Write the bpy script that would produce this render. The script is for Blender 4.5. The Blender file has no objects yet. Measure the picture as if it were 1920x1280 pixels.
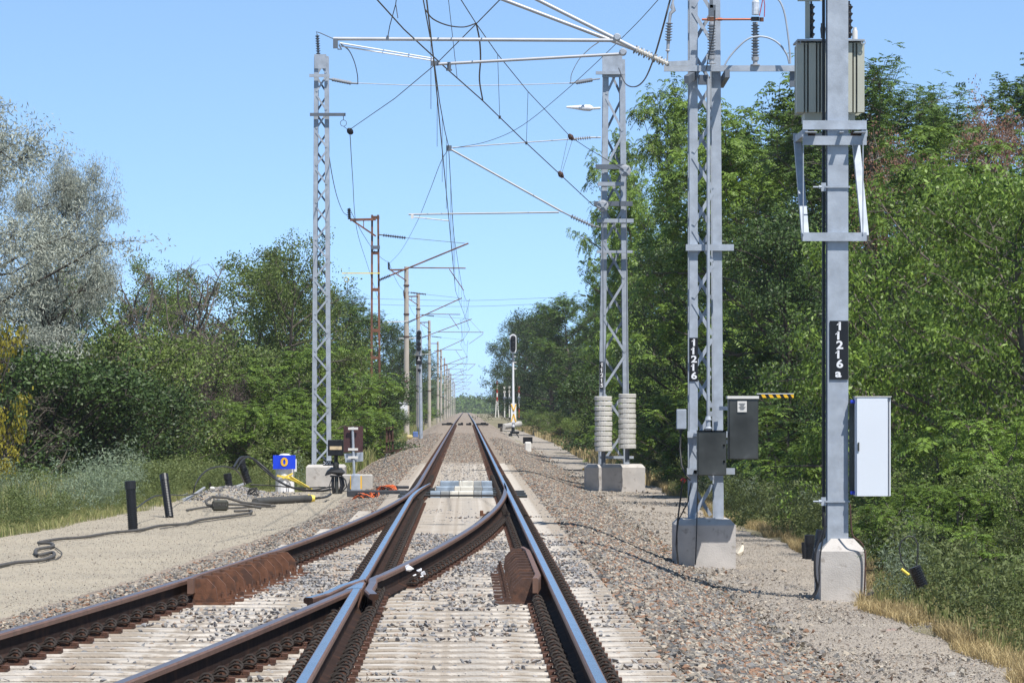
import bpy, bmesh, math, random
import numpy as np
from mathutils import Vector, Matrix
R = math.radians
rnd = random.Random(7)
SC = bpy.context.scene
COL = SC.collection

# ---------------------------------------------------------------- camera, sky, sun, exposure
FPX, CX, CY, CAMZ = 8000.0, 873.0, 757.0, 1.4      # focal length in photo pixels, vanishing point, eye height over the rail top
cd = bpy.data.cameras.new('camera'); cam = bpy.data.objects.new('camera', cd); COL.objects.link(cam)
cam.location = (0, 0, CAMZ); cam.rotation_euler = (R(90), 0, 0)
cd.sensor_width = 36; cd.lens = FPX / 1920 * 36
cd.shift_x = (960 - CX) / 1920; cd.shift_y = (CY - 640) / 1920
cd.clip_start = 0.5; cd.clip_end = 6000
SC.camera = cam
SUN_EL, SUN_AZ = 60.0, 33.0                        # sun behind the camera, to its right
sdir = Vector((math.sin(R(SUN_AZ)) * math.cos(R(SUN_EL)), -math.cos(R(SUN_AZ)) * math.cos(R(SUN_EL)), math.sin(R(SUN_EL))))
w = bpy.data.worlds.new('World'); SC.world = w; w.use_nodes = True
nt = w.node_tree; bg = nt.nodes['Background']
sky = nt.nodes.new('ShaderNodeTexSky'); sky.sky_type = 'NISHITA'; sky.sun_disc = False
sky.sun_elevation = R(SUN_EL); sky.sun_rotation = math.atan2(sdir.x, sdir.y)
sky.air_density = 0.3; sky.dust_density = 0.0; sky.ozone_density = 6.0; sky.altitude = 3000
gm = nt.nodes.new('ShaderNodeGamma'); gm.inputs['Gamma'].default_value = .55
hs = nt.nodes.new('ShaderNodeMixRGB'); hs.blend_type = 'MULTIPLY'; hs.inputs[0].default_value = 1; hs.inputs[2].default_value = (2.60, 3.12, 3.38, 1)
nt.links.new(sky.outputs[0], gm.inputs['Color']); nt.links.new(gm.outputs[0], hs.inputs[1]); nt.links.new(hs.outputs[0], bg.inputs['Color'])
bg.inputs['Strength'].default_value = .115
sl = bpy.data.lights.new('sun', 'SUN'); sl.energy = 5.0; sl.angle = R(0.5); sl.color = (1, 0.96, 0.9)
so = bpy.data.objects.new('sun', sl); COL.objects.link(so); so.location = (20, -20, 40)
so.rotation_euler = (-sdir).to_track_quat('-Z', 'Y').to_euler()
SC.view_settings.view_transform = 'Standard'; SC.view_settings.look = 'None'
SC.view_settings.exposure = 0.3; SC.view_settings.gamma = 1
SC.cycles.use_denoising = True
SC.cycles.max_bounces = 6; SC.cycles.diffuse_bounces = 3; SC.cycles.glossy_bounces = 2
SC.cycles.transmission_bounces = 3; SC.cycles.transparent_max_bounces = 4; SC.cycles.volume_bounces = 0
SC.cycles.caustics_reflective = False; SC.cycles.caustics_refractive = False

def at(px, py, Y):                                  # photo pixel + distance -> point in the world
    return Vector(((px - CX) * Y / FPX, Y, CAMZ + (CY - py) * Y / FPX))

# ---------------------------------------------------------------- materials
def _nodes(name):
    m = bpy.data.materials.new(name); m.use_nodes = True
    n = m.node_tree.nodes; return m, n, m.node_tree.links, n['Principled BSDF']
def M(name, col, rough=.7, metal=0.0, var=.12, scale=6.0, bump=0.0, bscale=40.0, spots=None, spot_scale=3.0, spot_at=.6, spec=.4):
    m, n, L, b = _nodes(name)
    tc = n.new('ShaderNodeTexCoord')
    nz = n.new('ShaderNodeTexNoise'); nz.inputs['Scale'].default_value = scale; nz.inputs['Detail'].default_value = 6
    L.new(tc.outputs['Object'], nz.inputs['Vector'])
    cr = n.new('ShaderNodeValToRGB')
    cr.color_ramp.elements[0].position = .3; cr.color_ramp.elements[1].position = .7
    cr.color_ramp.elements[0].color = [c * (1 - var) for c in col] + [1]
    cr.color_ramp.elements[1].color = [min(1, c * (1 + var)) for c in col] + [1]
    L.new(nz.outputs['Fac'], cr.inputs['Fac']); out = cr.outputs[0]
    if spots:
        n2 = n.new('ShaderNodeTexNoise'); n2.inputs['Scale'].default_value = spot_scale; n2.inputs['Detail'].default_value = 8
        L.new(tc.outputs['Object'], n2.inputs['Vector'])
        r2 = n.new('ShaderNodeValToRGB'); r2.color_ramp.elements[0].position = spot_at; r2.color_ramp.elements[1].position = min(1, spot_at + .1)
        L.new(n2.outputs['Fac'], r2.inputs['Fac'])
        mx = n.new('ShaderNodeMixRGB'); mx.inputs[2].default_value = list(spots) + [1]
        L.new(r2.outputs[0], mx.inputs[0]); L.new(out, mx.inputs[1]); out = mx.outputs[0]
    L.new(out, b.inputs['Base Color'])
    b.inputs['Roughness'].default_value = rough; b.inputs['Metallic'].default_value = metal
    b.inputs['Specular IOR Level'].default_value = spec
    if bump:
        n3 = n.new('ShaderNodeTexNoise'); n3.inputs['Scale'].default_value = bscale; n3.inputs['Detail'].default_value = 5
        L.new(tc.outputs['Object'], n3.inputs['Vector'])
        bp = n.new('ShaderNodeBump'); bp.inputs['Strength'].default_value = bump; bp.inputs['Distance'].default_value = .02
        L.new(n3.outputs['Fac'], bp.inputs['Height']); L.new(bp.outputs[0], b.inputs['Normal'])
    return m
def leafmat(name, dark, light, trans=.25, rough=.5, odd=None, spec=.35):
    m, n, L, b = _nodes(name)
    a = n.new('ShaderNodeAttribute'); a.attribute_name = 'tint'
    oi = n.new('ShaderNodeObjectInfo')
    cr = n.new('ShaderNodeValToRGB'); e = cr.color_ramp.elements
    e[0].color = list(dark) + [1]; e[1].color = list(light) + [1]
    if odd:
        e[1].position = .96; x = e.new(.99); x.color = list(odd) + [1]
    L.new(a.outputs['Fac'], cr.inputs['Fac'])
    hv = n.new('ShaderNodeHueSaturation')
    mr = n.new('ShaderNodeMapRange'); mr.inputs[3].default_value = .8; mr.inputs[4].default_value = 1.2
    L.new(oi.outputs['Random'], mr.inputs[0]); L.new(mr.outputs[0], hv.inputs['Value'])
    L.new(cr.outputs[0], hv.inputs['Color']); L.new(hv.outputs[0], b.inputs['Base Color'])
    b.inputs['Roughness'].default_value = rough; b.inputs['Specular IOR Level'].default_value = spec
    t = n.new('ShaderNodeBsdfTranslucent'); g = n.new('ShaderNodeHueSaturation')
    g.inputs['Hue'].default_value = .485; g.inputs['Value'].default_value = 1.6
    L.new(hv.outputs[0], g.inputs['Color']); L.new(g.outputs[0], t.inputs['Color'])
    mx = n.new('ShaderNodeMixShader'); mx.inputs[0].default_value = trans
    L.new(b.outputs[0], mx.inputs[1]); L.new(t.outputs[0], mx.inputs[2])
    L.new(mx.outputs[0], n['Material Output'].inputs[0])
    return m
def stonemat(name, cols):
    m, n, L, b = _nodes(name)
    a = n.new('ShaderNodeAttribute'); a.attribute_name = 'tint'
    cr = n.new('ShaderNodeValToRGB'); cr.color_ramp.interpolation = 'CONSTANT'
    e = cr.color_ramp.elements; k = len(cols)
    e[0].color = list(cols[0]) + [1]; e[1].position = 1 / k; e[1].color = list(cols[1]) + [1]
    for i in range(2, k):
        x = e.new(i / k); x.color = list(cols[i]) + [1]
    L.new(a.outputs['Fac'], cr.inputs['Fac'])
    tc = n.new('ShaderNodeTexCoord'); nz = n.new('ShaderNodeTexNoise'); nz.inputs['Scale'].default_value = 45; nz.inputs['Detail'].default_value = 4
    L.new(tc.outputs['Object'], nz.inputs['Vector'])
    mr = n.new('ShaderNodeMapRange'); mr.inputs[3].default_value = .7; mr.inputs[4].default_value = 1.25
    L.new(nz.outputs['Fac'], mr.inputs[0])
    hv = n.new('ShaderNodeHueSaturation'); L.new(mr.outputs[0], hv.inputs['Value']); L.new(cr.outputs[0], hv.inputs['Color'])
    L.new(hv.outputs[0], b.inputs['Base Color']); b.inputs['Roughness'].default_value = .85; b.inputs['Specular IOR Level'].default_value = .25
    return m
def groundmat(name, c0, c1, c2, big=.5, fine=30., bump=.6, streak=None):
    """two-scale mottled ground: large patches c0/c1 and fine grains towards c2"""
    m, n, L, b = _nodes(name)
    tc = n.new('ShaderNodeTexCoord')
    a = n.new('ShaderNodeTexNoise'); a.inputs['Scale'].default_value = big; a.inputs['Detail'].default_value = 8; a.inputs['Roughness'].default_value = .65
    L.new(tc.outputs['Object'], a.inputs['Vector'])
    r = n.new('ShaderNodeValToRGB'); r.color_ramp.elements[0].position = .38; r.color_ramp.elements[1].position = .62
    r.color_ramp.elements[0].color = list(c0) + [1]; r.color_ramp.elements[1].color = list(c1) + [1]; L.new(a.outputs['Fac'], r.inputs['Fac'])
    v = n.new('ShaderNodeTexVoronoi'); v.inputs['Scale'].default_value = fine; L.new(tc.outputs['Object'], v.inputs['Vector'])
    f = n.new('ShaderNodeTexNoise'); f.inputs['Scale'].default_value = fine * 1.3; f.inputs['Detail'].default_value = 6; L.new(tc.outputs['Object'], f.inputs['Vector'])
    sr = n.new('ShaderNodeSeparateColor'); L.new(v.outputs['Color'], sr.inputs[0])
    q = n.new('ShaderNodeValToRGB'); q.color_ramp.elements[0].position = .45; q.color_ramp.elements[1].position = .95; L.new(sr.outputs[0], q.inputs['Fac'])
    mx = n.new('ShaderNodeMixRGB'); mx.inputs[2].default_value = list(c2) + [1]
    L.new(q.outputs[0], mx.inputs[0]); L.new(r.outputs[0], mx.inputs[1])
    mr = n.new('ShaderNodeMapRange'); mr.inputs[3].default_value = .65; mr.inputs[4].default_value = 1.3; L.new(f.outputs['Fac'], mr.inputs[0])
    hv = n.new('ShaderNodeHueSaturation'); L.new(mr.outputs[0], hv.inputs['Value']); L.new(mx.outputs[0], hv.inputs['Color'])
    L.new(hv.outputs[0], b.inputs['Base Color']); b.inputs['Roughness'].default_value = .95; b.inputs['Specular IOR Level'].default_value = .15
    bp = n.new('ShaderNodeBump'); bp.inputs['Strength'].default_value = bump; bp.inputs['Distance'].default_value = .015
    L.new(v.outputs['Distance'], bp.inputs['Height']); L.new(bp.outputs[0], b.inputs['Normal'])
    return m

GALV = M('galvanised', (.38, .42, .475), .6, .2, .16, 7, .08, 60, spots=(.36, .40, .46), spot_scale=5, spot_at=.55)
GALV_D = M('galvanised_dull', (.13, .15, .18), .6, .2, .15, 5)
CONC = M('foundation_concrete', (.50, .47, .44), .9, 0, .12, 5, .25, 60, spots=(.34, .31, .28), spot_scale=9, spot_at=.60)
CONC_W = M('weight_concrete', (.56, .54, .50), .9, 0, .12, 9, .3, 50)
BEARER = M('bearer_concrete', (.47, .43, .38), .9, 0, .25, 5, .5, 50, spots=(.31, .265, .215), spot_scale=4, spot_at=.44)
POLE_C = M('pole_concrete', (.45, .40, .34), .9, 0, .12, 2, .1, 30)
RUST = M('rust', (.088, .050, .038), .85, .1, .3, 14, .2, 90, spots=(.14, .070, .045), spot_scale=9, spot_at=.55)
RUST_P = M('rust_plate', (.105, .050, .033), .9, 0, .4, 20, .2, 90, spots=(.055, .035, .027), spot_scale=12, spot_at=.5)
RUST_O = M('rust_orange', (.155, .070, .040), .9, 0, .3, 14, .2, 90, spots=(.085, .045, .032), spot_scale=12, spot_at=.5)
RUST_M = M('rust_mast', (.22, .10, .065), .85, .1, .3, 4, 0, 90, spots=(.13, .07, .05), spot_scale=3, spot_at=.5)
RAILSIDE = M('rail_side', (.034, .021, .017), .9, 0, .3, 10, .1, 60, spots=(.060, .032, .022), spot_scale=4, spot_at=.55, spec=.10)  # dark rust, deepened so the colour holds the shade under the rail head
HEADSIDE = M('rail_head_side', (.21, .12, .085), .55, .35, .2, 8, 0, 60)
SHINE = M('rail_polished', (.72, .74, .78), .22, 1.0, .08, 3)
DULLTOP = M('rail_dull_top', (.30, .24, .23), .36, .8, .2, 3)
CLIPB = M('clip_steel', (.045, .037, .033), .75, .2, .4, 20, spec=.2)
BLACKP = M('black_plastic', (.016, .016, .018), .38, 0, .2, 8, spec=.5)
BLACKC = M('black_cable', (.03, .03, .032), .5, 0, .2, 8)
GREYC = M('dusty_cable', (.085, .080, .075), .7, 0, .25, 8)
WIRE = M('wire', (.10, .09, .085), .6, .5, .1, 8)
WIRE_L = M('bright_wire', (.48, .49, .50), .5, .2, .1, 8)
ALU = M('aluminium', (.42, .43, .45), .5, .3, .08, 4)
WHITE = M('white_paint', (.78, .78, .80), .45, 0, .03, 2)
WHITE_O = M('weathered_white', (.68, .66, .62), .7, 0, .1, 5, spots=(.42, .36, .30), spot_scale=8, spot_at=.66)
CAB = M('cabinet_white', (.70, .74, .80), .5, 0, .02, 2)
STEEL_D = M('dark_stainless', (.085, .087, .080), .42, .6, .35, 3, spots=(.17, .17, .165), spot_scale=3.5, spot_at=.62)
BLACK = M('black_paint', (.012, .012, .014), .4, 0, .1, 8)
BLUE = M('blue_sign', (.015, .06, .70), .4, 0, .03, 3)
BLUE_C = M('blue_cap', (.02, .05, .5), .4)
YEL = M('yellow_paint', (.85, .48, .02), .5, 0, .05, 3)
YELT = M('yellow_tape', (.85, .66, .10), .6, 0, .08, 3)
ORANGE = M('orange_cable', (.65, .14, .04), .5, 0, .15, 8)
SIGNB = M('sign_back', (.075, .035, .035), .5, 0, .1, 3)
BEIGE = M('beige_strip', (.62, .48, .30), .6, 0, .05, 3)
TRAFO = M('transformer_grey', (.46, .465, .39), .5, 0, .05, 3)
PORC = M('brown_porcelain', (.05, .028, .022), .25, 0, .15, 5, spec=.6)
PORC_D = M('dark_porcelain', (.02, .017, .018), .3, 0, .15, 5, spec=.6)
SILI = M('grey_silicone', (.26, .28, .31), .5, 0, .06, 5)
COPPER = M('copper', (.36, .13, .08), .4, .6, .15, 9)
GLASS = M('clear_plastic', (.62, .66, .72), .2, .1, .25, 25)
RED = M('red_paint', (.40, .03, .02), .5, 0, .1, 4)
PALE = M('pale_rock', (.70, .63, .52), .9, 0, .12, 8, .3, 20)
LIGHTC = M('weathered_slab', (.42, .40, .37), .9, 0, .12, 5, .3, 40)
BARK = M('bark', (.13, .11, .09), .9, 0, .3, 9, .3, 30)
BARK_P = M('pale_bark', (.30, .27, .24), .9, 0, .25, 9)
BARK_D = M('dark_bark', (.055, .045, .038), .9, 0, .25, 9)

# ---------------------------------------------------------------- mesh builder
class MB:
    def __init__(s): s.v = []; s.f = []; s.m = []; s.sm = []
    def add(s, vs, fs, mi=0, smooth=False):
        o = len(s.v); s.v += [tuple(v) for v in vs]; s.f += [tuple(i + o for i in f) for f in fs]
        s.m += [mi] * len(fs); s.sm += [smooth] * len(fs); return s
    def box(s, c, d, mi=0, rot=None, taper=1.0):
        x, y, z = d[0] / 2, d[1] / 2, d[2] / 2; vs = []
        for sz in (-1, 1):
            k = taper if sz > 0 else 1
            for sx, sy in ((-1, -1), (1, -1), (1, 1), (-1, 1)): vs.append(Vector((sx * x * k, sy * y * k, sz * z)))
        if rot: vs = [rot @ v for v in vs]
        c = Vector(c); vs = [v + c for v in vs]
        return s.add(vs, [(3, 2, 1, 0), (4, 5, 6, 7), (0, 1, 5, 4), (1, 2, 6, 5), (2, 3, 7, 6), (3, 0, 4, 7)], mi)
    def bbox(s, c, d, b=.01, mi=0):                       # chamfered box
        bm = bmesh.new(); bmesh.ops.create_cube(bm, size=1)
        for v in bm.verts: v.co = Vector((v.co.x * d[0], v.co.y * d[1], v.co.z * d[2]))
        bmesh.ops.bevel(bm, geom=bm.edges[:], offset=b, segments=1, affect='EDGES')
        bm.verts.index_update(); c = Vector(c)
        s.add([v.co + c for v in bm.verts], [[v.index for v in f.verts] for f in bm.faces], mi); bm.free(); return s
    def bar(s, p0, p1, w, h=None, mi=0, up=(0, 0, 1)):     # rectangular bar between two points; h is measured along up
        p0, p1 = Vector(p0), Vector(p1); h = h or w; d = p1 - p0; L = d.length
        if L < 1e-6: return s
        d.normalize(); u = Vector(up)
        if abs(d.dot(u)) > .98: u = Vector((0, 1, 0))
        a = d.cross(u).normalized(); b = a.cross(d).normalized(); vs = []
        for p in (p0, p1):
            for sa, sb in ((-1, -1), (1, -1), (1, 1), (-1, 1)): vs.append(p + a * sa * w / 2 + b * sb * h / 2)
        return s.add(vs, [(3, 2, 1, 0), (4, 5, 6, 7), (0, 1, 5, 4), (1, 2, 6, 5), (2, 3, 7, 6), (3, 0, 4, 7)], mi)
    def tube(s, pts, r, n=8, mi=0, caps=True):
        pts = [Vector(p) for p in pts]; k = len(pts); rs = r if isinstance(r, (list, tuple)) else [r] * k
        vs = []; prev = None
        for i, p in enumerate(pts):
            d = (pts[min(i + 1, k - 1)] - pts[max(i - 1, 0)]).normalized()
            if prev is None:
                u = Vector((0, 0, 1)) if abs(d.z) < .9 else Vector((1, 0, 0)); a = d.cross(u).normalized()
            else: a = (prev - d * prev.dot(d)).normalized()
            prev = a; b = d.cross(a)
            for j in range(n):
                t = 2 * math.pi * j / n; vs.append(p + (a * math.cos(t) + b * math.sin(t)) * rs[i])
        fs = [(i * n + j, i * n + (j + 1) % n, (i + 1) * n + (j + 1) % n, (i + 1) * n + j) for i in range(k - 1) for j in range(n)]
        s.add(vs, fs, mi, n > 4)
        if caps: s.add([vs[j] for j in range(n)], [tuple(reversed(range(n)))], mi); s.add([vs[(k - 1) * n + j] for j in range(n)], [tuple(range(n))], mi)
        return s
    def lathe(s, p0, p1, prof, n=14, mi=0):                # prof: (t along the axis 0..1, radius)
        p0, p1 = Vector(p0), Vector(p1); d = (p1 - p0); L = d.length; d.normalize()
        u = Vector((0, 0, 1)) if abs(d.z) < .9 else Vector((1, 0, 0)); a = d.cross(u).normalized(); b = d.cross(a)
        vs = [p0 + d * L * t + (a * math.cos(2 * math.pi * j / n) + b * math.sin(2 * math.pi * j / n)) * r for t, r in prof for j in range(n)]
        k = len(prof)
        fs = [(i * n + j, i * n + (j + 1) % n, (i + 1) * n + (j + 1) % n, (i + 1) * n + j) for i in range(k - 1) for j in range(n)]
        fs += [tuple(reversed(range(n))), tuple((k - 1) * n + j for j in range(n))]
        return s.add(vs, fs, mi)
    def sheds(s, p0, p1, rc, rs, k, n=12, mi=0, alt=1.0):  # insulator
        prof = [(0, rc)]
        for i in range(k):
            t0 = (i + .2) / k; t1 = (i + .55) / k; t2 = (i + .8) / k; rr = rs * (alt if i % 2 else 1)
            prof += [(t0, rc), (t1, rr), (t1 + .1 / k, rr), (t2, rc)]
        return s.lathe(p0, p1, prof + [(1, rc)], n, mi)
    def prism(s, poly, y0, y1, mi=0):                      # polygon in (x,z) extruded along y
        k = len(poly); vs = [(x, y0, z) for x, z in poly] + [(x, y1, z) for x, z in poly]
        fs = [tuple(range(k)), tuple(reversed(range(k, 2 * k)))] + [((i + 1) % k, i, k + i, k + (i + 1) % k) for i in range(k)]
        return s.add(vs, fs, mi)
    def ring(s, c, r, rt, axis='y', n=20, mi=0):
        c = Vector(c); pts = []
        for i in range(n + 1):
            t = 2 * math.pi * i / n
            pts.append(c + (Vector((math.cos(t) * r, 0, math.sin(t) * r)) if axis == 'y' else Vector((0, math.cos(t) * r, math.sin(t) * r)) if axis == 'x' else Vector((math.cos(t) * r, math.sin(t) * r, 0))))
        return s.tube(pts, rt, 6, mi, False)

def wloc(o):
    v = Vector((0, 0, 0))
    while o is not None: v += Vector(o.location); o = o.parent
    return v
def tag(o, label=None, cat=None, group=None, kind=None):
    if label: o['label'] = label
    if cat: o['category'] = cat
    if group: o['group'] = group
    if kind: o['kind'] = kind
    return o
def thing(name, label, cat, loc=(0, 0, 0), group=None):
    o = bpy.data.objects.new(name, None); COL.objects.link(o); o.location = loc; o.empty_display_size = .3
    return tag(o, label, cat, group)
def build(name, mb, mats, parent=None, label=None):
    me = bpy.data.meshes.new(name); off = wloc(parent) if parent else Vector((0, 0, 0))
    me.from_pydata([(v[0] - off.x, v[1] - off.y, v[2] - off.z) for v in mb.v], [], mb.f)
    for m in (mats if isinstance(mats, (list, tuple)) else [mats]): me.materials.append(m)
    me.polygons.foreach_set('material_index', mb.m); me.polygons.foreach_set('use_smooth', mb.sm)
    bm = bmesh.new(); bm.from_mesh(me); bmesh.ops.recalc_face_normals(bm, faces=bm.faces); bm.to_mesh(me); bm.free(); me.update()
    o = bpy.data.objects.new(name, me); COL.objects.link(o)
    if parent: o.parent = parent
    if label: o['label'] = label
    return o
def solo(name, mb, mats, label, cat, group=None, base=None):  # a thing that is one mesh; its origin sits at base
    o = build(name, mb, mats)
    if base is not None:
        b = Vector(base); o.data.transform(Matrix.Translation(-b)); o.location = b
    return tag(o, label, cat, group)
def npmesh(name, verts, nper, mats, tint=None, mi=None, smooth=False):
    """verts: (N*nper,3) array, faces are consecutive runs of nper vertices"""
    verts = np.asarray(verts, np.float32).reshape(-1, 3); nv = len(verts); nf = nv // nper
    me = bpy.data.meshes.new(name); me.vertices.add(nv); me.loops.add(nv); me.polygons.add(nf)
    me.vertices.foreach_set('co', verts.ravel()); me.loops.foreach_set('vertex_index', np.arange(nv, dtype=np.int32))
    me.polygons.foreach_set('loop_start', np.arange(0, nv, nper, dtype=np.int32))
    if tint is not None:
        a = me.attributes.new('tint', 'FLOAT', 'FACE'); a.data.foreach_set('value', np.asarray(tint, np.float32))
    for m in (mats if isinstance(mats, (list, tuple)) else [mats]): me.materials.append(m)
    if mi is not None: me.polygons.foreach_set('material_index', np.asarray(mi, np.int32))
    me.update(calc_edges=True); me.shade_flat(); return me
def npmesh_idx(name, verts, faces, mats, tint=None):
    verts = np.asarray(verts, np.float32).reshape(-1, 3); faces = np.asarray(faces, np.int32); k = faces.shape[1]
    me = bpy.data.meshes.new(name); me.vertices.add(len(verts)); me.loops.add(faces.size); me.polygons.add(len(faces))
    me.vertices.foreach_set('co', verts.ravel()); me.loops.foreach_set('vertex_index', faces.ravel())
    me.polygons.foreach_set('loop_start', np.arange(0, faces.size, k, dtype=np.int32))
    if tint is not None:
        a = me.attributes.new('tint', 'FLOAT', 'FACE'); a.data.foreach_set('value', np.asarray(tint, np.float32))
    me.materials.append(mats); me.update(calc_edges=True)
    if tint is not None: me.shade_flat()
    return me
def link(name, me, parent=None):
    o = bpy.data.objects.new(name, me); COL.objects.link(o)
    if parent: o.parent = parent
    return o
def dup(root, loc=None, rz=0, sc=None, label=None, group=None, cat=None):
    r = root.copy(); COL.objects.link(r)
    if loc is not None: r.location = loc
    r.rotation_euler = (0, 0, rz)
    if sc is not None: r.scale = sc if isinstance(sc, (tuple, list)) else (sc, sc, sc)
    if label: r['label'] = label
    if group: r['group'] = group
    if cat: r['category'] = cat
    def kids(a, b):
        for ch in list(a.children):
            if ch.name == b.name: continue
            c = ch.copy(); COL.objects.link(c); c.parent = b; kids(ch, c)
    kids(root, r); return r
def text_mb(mb, s, c, size, mi=0, sx=1.0, depth=.002, rot90=False):
    """letters facing the camera (-y), centred on c"""
    cu = bpy.data.curves.new('t', 'FONT'); cu.body = s; cu.size = size; cu.align_x = 'CENTER'; cu.align_y = 'CENTER'
    cu.extrude = depth; cu.offset = size * .03; cu.resolution_u = 3
    o = bpy.data.objects.new('t', cu); COL.objects.link(o); bpy.context.view_layer.update()
    me = bpy.data.meshes.new_from_object(o.evaluated_get(bpy.context.evaluated_depsgraph_get()))
    c = Vector(c)
    mb.add([c + Vector((v.co.x * sx * 1.25, -v.co.z, v.co.y)) for v in me.vertices], [tuple(p.vertices) for p in me.polygons], mi)
    bpy.data.objects.remove(o); bpy.data.curves.remove(cu); bpy.data.meshes.remove(me)

# ---------------------------------------------------------------- layout of the track
TC = -0.07; G2 = .7535
XL, XR = TC - G2 - .003, TC + G2
Y_TOE, RAD = 76.0, 612.0
def dv(Y): return max(0.0, Y_TOE - Y) ** 2 / (2 * RAD)
def sm(a, b, x): t = np.clip((x - a) / (b - a), 0, 1); return t * t * (3 - 2 * t)
_r = np.random.RandomState(3)
_ph = _r.rand(40, 3) * 6.28; _fr = _r.randn(40, 2)
def vnoise(X, Y, scale):                            # cheap smooth noise -1..1
    s = 0
    for i in range(10): s = s + np.sin((X * _fr[i, 0] + Y * _fr[i, 1]) * scale + _ph[i, 0])
    return s / 4.5
def gz(X, Y):
    X = np.asarray(X, float); Y = np.asarray(Y, float)
    d = np.maximum(0, Y_TOE - Y) ** 2 / (2 * RAD); far = sm(78, 100, Y)
    c = -.215 + .03 * sm(108, 117, Y)
    # left side: sandy platform near, sloping shoulder far away
    xl = -(X - TC) - 1.45 - d
    ln = c - .05 * sm(0, .7, xl) + .02 * vnoise(X, Y, .9) * sm(.3, 1, xl) - .25 * sm(3.5, 8, xl) - .35 * sm(5, 12, xl)
    lf = c - .45 * sm(0.1, 1.9, xl) - .45 * sm(3, 9, xl)
    left = ln * (1 - far) + lf * far
    # right side: ballast slope down to the dirt path
    xr = X - TC - 1.35
    low = .42 - .08 * sm(60, 110, Y) + .06 * sm(20, 40, Y) * 0
    right = c - low * sm(0.05, 1.55, xr) - .03 * sm(1.5, 3, xr) + .02 * vnoise(X, Y, 1.1) * sm(.8, 1.6, xr) + .12 * sm(4.5, 9, xr)
    z = np.where(xl > 0, left, np.where(xr > 0, right, c))
    z = z - 1.2e-3 * np.maximum(0, Y - 330) * (Y < 2500) - 2.6 * (Y >= 2500)
    return z
def g(x, y): return float(gz(x, y))
# ================================================================ ground sheets
def sheet(name, xs_of_y, Ys, nx, dz, mat, rough=0.0, rs=1.0):
    Ys = np.asarray(Ys, float); V = []; r = np.random.RandomState(len(name))
    for y in Ys:
        a, b = xs_of_y(y); x = np.linspace(a, b, nx)
        V.append(np.stack([x, np.full(nx, y), gz(x, np.full(nx, y)) + dz + rough * r.randn(nx)], 1))
    V = np.concatenate(V); n = len(Ys)
    i, j = np.meshgrid(np.arange(n - 1), np.arange(nx - 1), indexing='ij'); a = (i * nx + j).ravel()
    F = np.stack([a, a + 1, a + nx + 1, a + nx], 1)
    o = link(name, npmesh_idx(name, V, F, mat)); tag(o, kind='structure'); return o
G_SOIL = groundmat('soil', (.22, .19, .125), (.29, .25, .17), (.17, .16, .08), .4, 25)
G_PATH = groundmat('path_dirt', (.37, .325, .27), (.27, .235, .20), (.44, .39, .33), 1.1, 45, 1.0)
G_SAND = groundmat('sandy_gravel', (.44, .38, .29), (.35, .305, .24), (.50, .45, .36), .9, 60, 1.0)
G_BAL = groundmat('ballast_bed', (.28, .23, .185), (.36, .295, .235), (.18, .155, .13), .9, 22, 1.0)
near = np.concatenate([np.arange(14, 130, .5), np.arange(130, 330, 4), np.array([330, 400, 500, 700, 1000, 1500, 2499, 2600, 4500])])
X_ = np.concatenate([np.linspace(-900, -30, 8), np.linspace(-24, 24, 97), np.linspace(30, 900, 8)])
V = np.stack(np.meshgrid(X_, near), -1).reshape(-1, 2); z = gz(V[:, 0], V[:, 1]) - .03
nx = len(X_); i, j = np.meshgrid(np.arange(len(near) - 1), np.arange(nx - 1), indexing='ij'); a = (i * nx + j).ravel()
o = link('ground', npmesh_idx('ground', np.column_stack([V, z]), np.stack([a, a + 1, a + nx + 1, a + nx], 1), G_SOIL)); tag(o, kind='structure')
def edge(y, s, a=.25): return a * float(vnoise(np.array(s * 3.1), np.array(y), .35)) + .5 * a * float(vnoise(np.array(s), np.array(y), 1.4))
def grass_l(y): return np.interp(y, [14, 30, 52, 66, 81, 92, 100, 130, 240, 400], [-9.5, -7.4, -5.8, -5.0, -4.5, -3.9, -3.0, -3.1, -3.1, -3.1])
def grass_r(y): return np.interp(y, [14, 30, 36, 44, 50, 67, 100, 150, 219, 330], [4.3, 4.15, 4.25, 4.25, 4.9, 4.5, 4.6, 4.4, 4.7, 4.2])
ys = np.concatenate([np.arange(14, 130, .3), np.arange(130, 330, 2)])
sheet('gravel_platform', lambda y: (grass_l(y) - .3 + edge(y, 2), -1.2 - dv(y)), np.arange(14, 97, .3), 60, -.010, G_SAND, .002)
sheet('path', lambda y: (1.4, grass_r(y) + edge(y, 5)), ys, 40, -.012, G_PATH, .004)
def bl(y): return -1.85 - dv(y) - (.25 if y < 88 else 0) + edge(y, 9, .12) - 1.3 * float(sm(84, 98, y))
def br(y): return 2.42 - .0 * float(sm(50, 90, y)) + edge(y, 4, .15)
sheet('ballast_bed', lambda y: (bl(y), br(y)), np.concatenate([np.arange(14, 130, .12), np.arange(130, 330, .8), np.arange(330, 1500, 25)]), 64, 0, G_BAL, .008)

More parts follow.
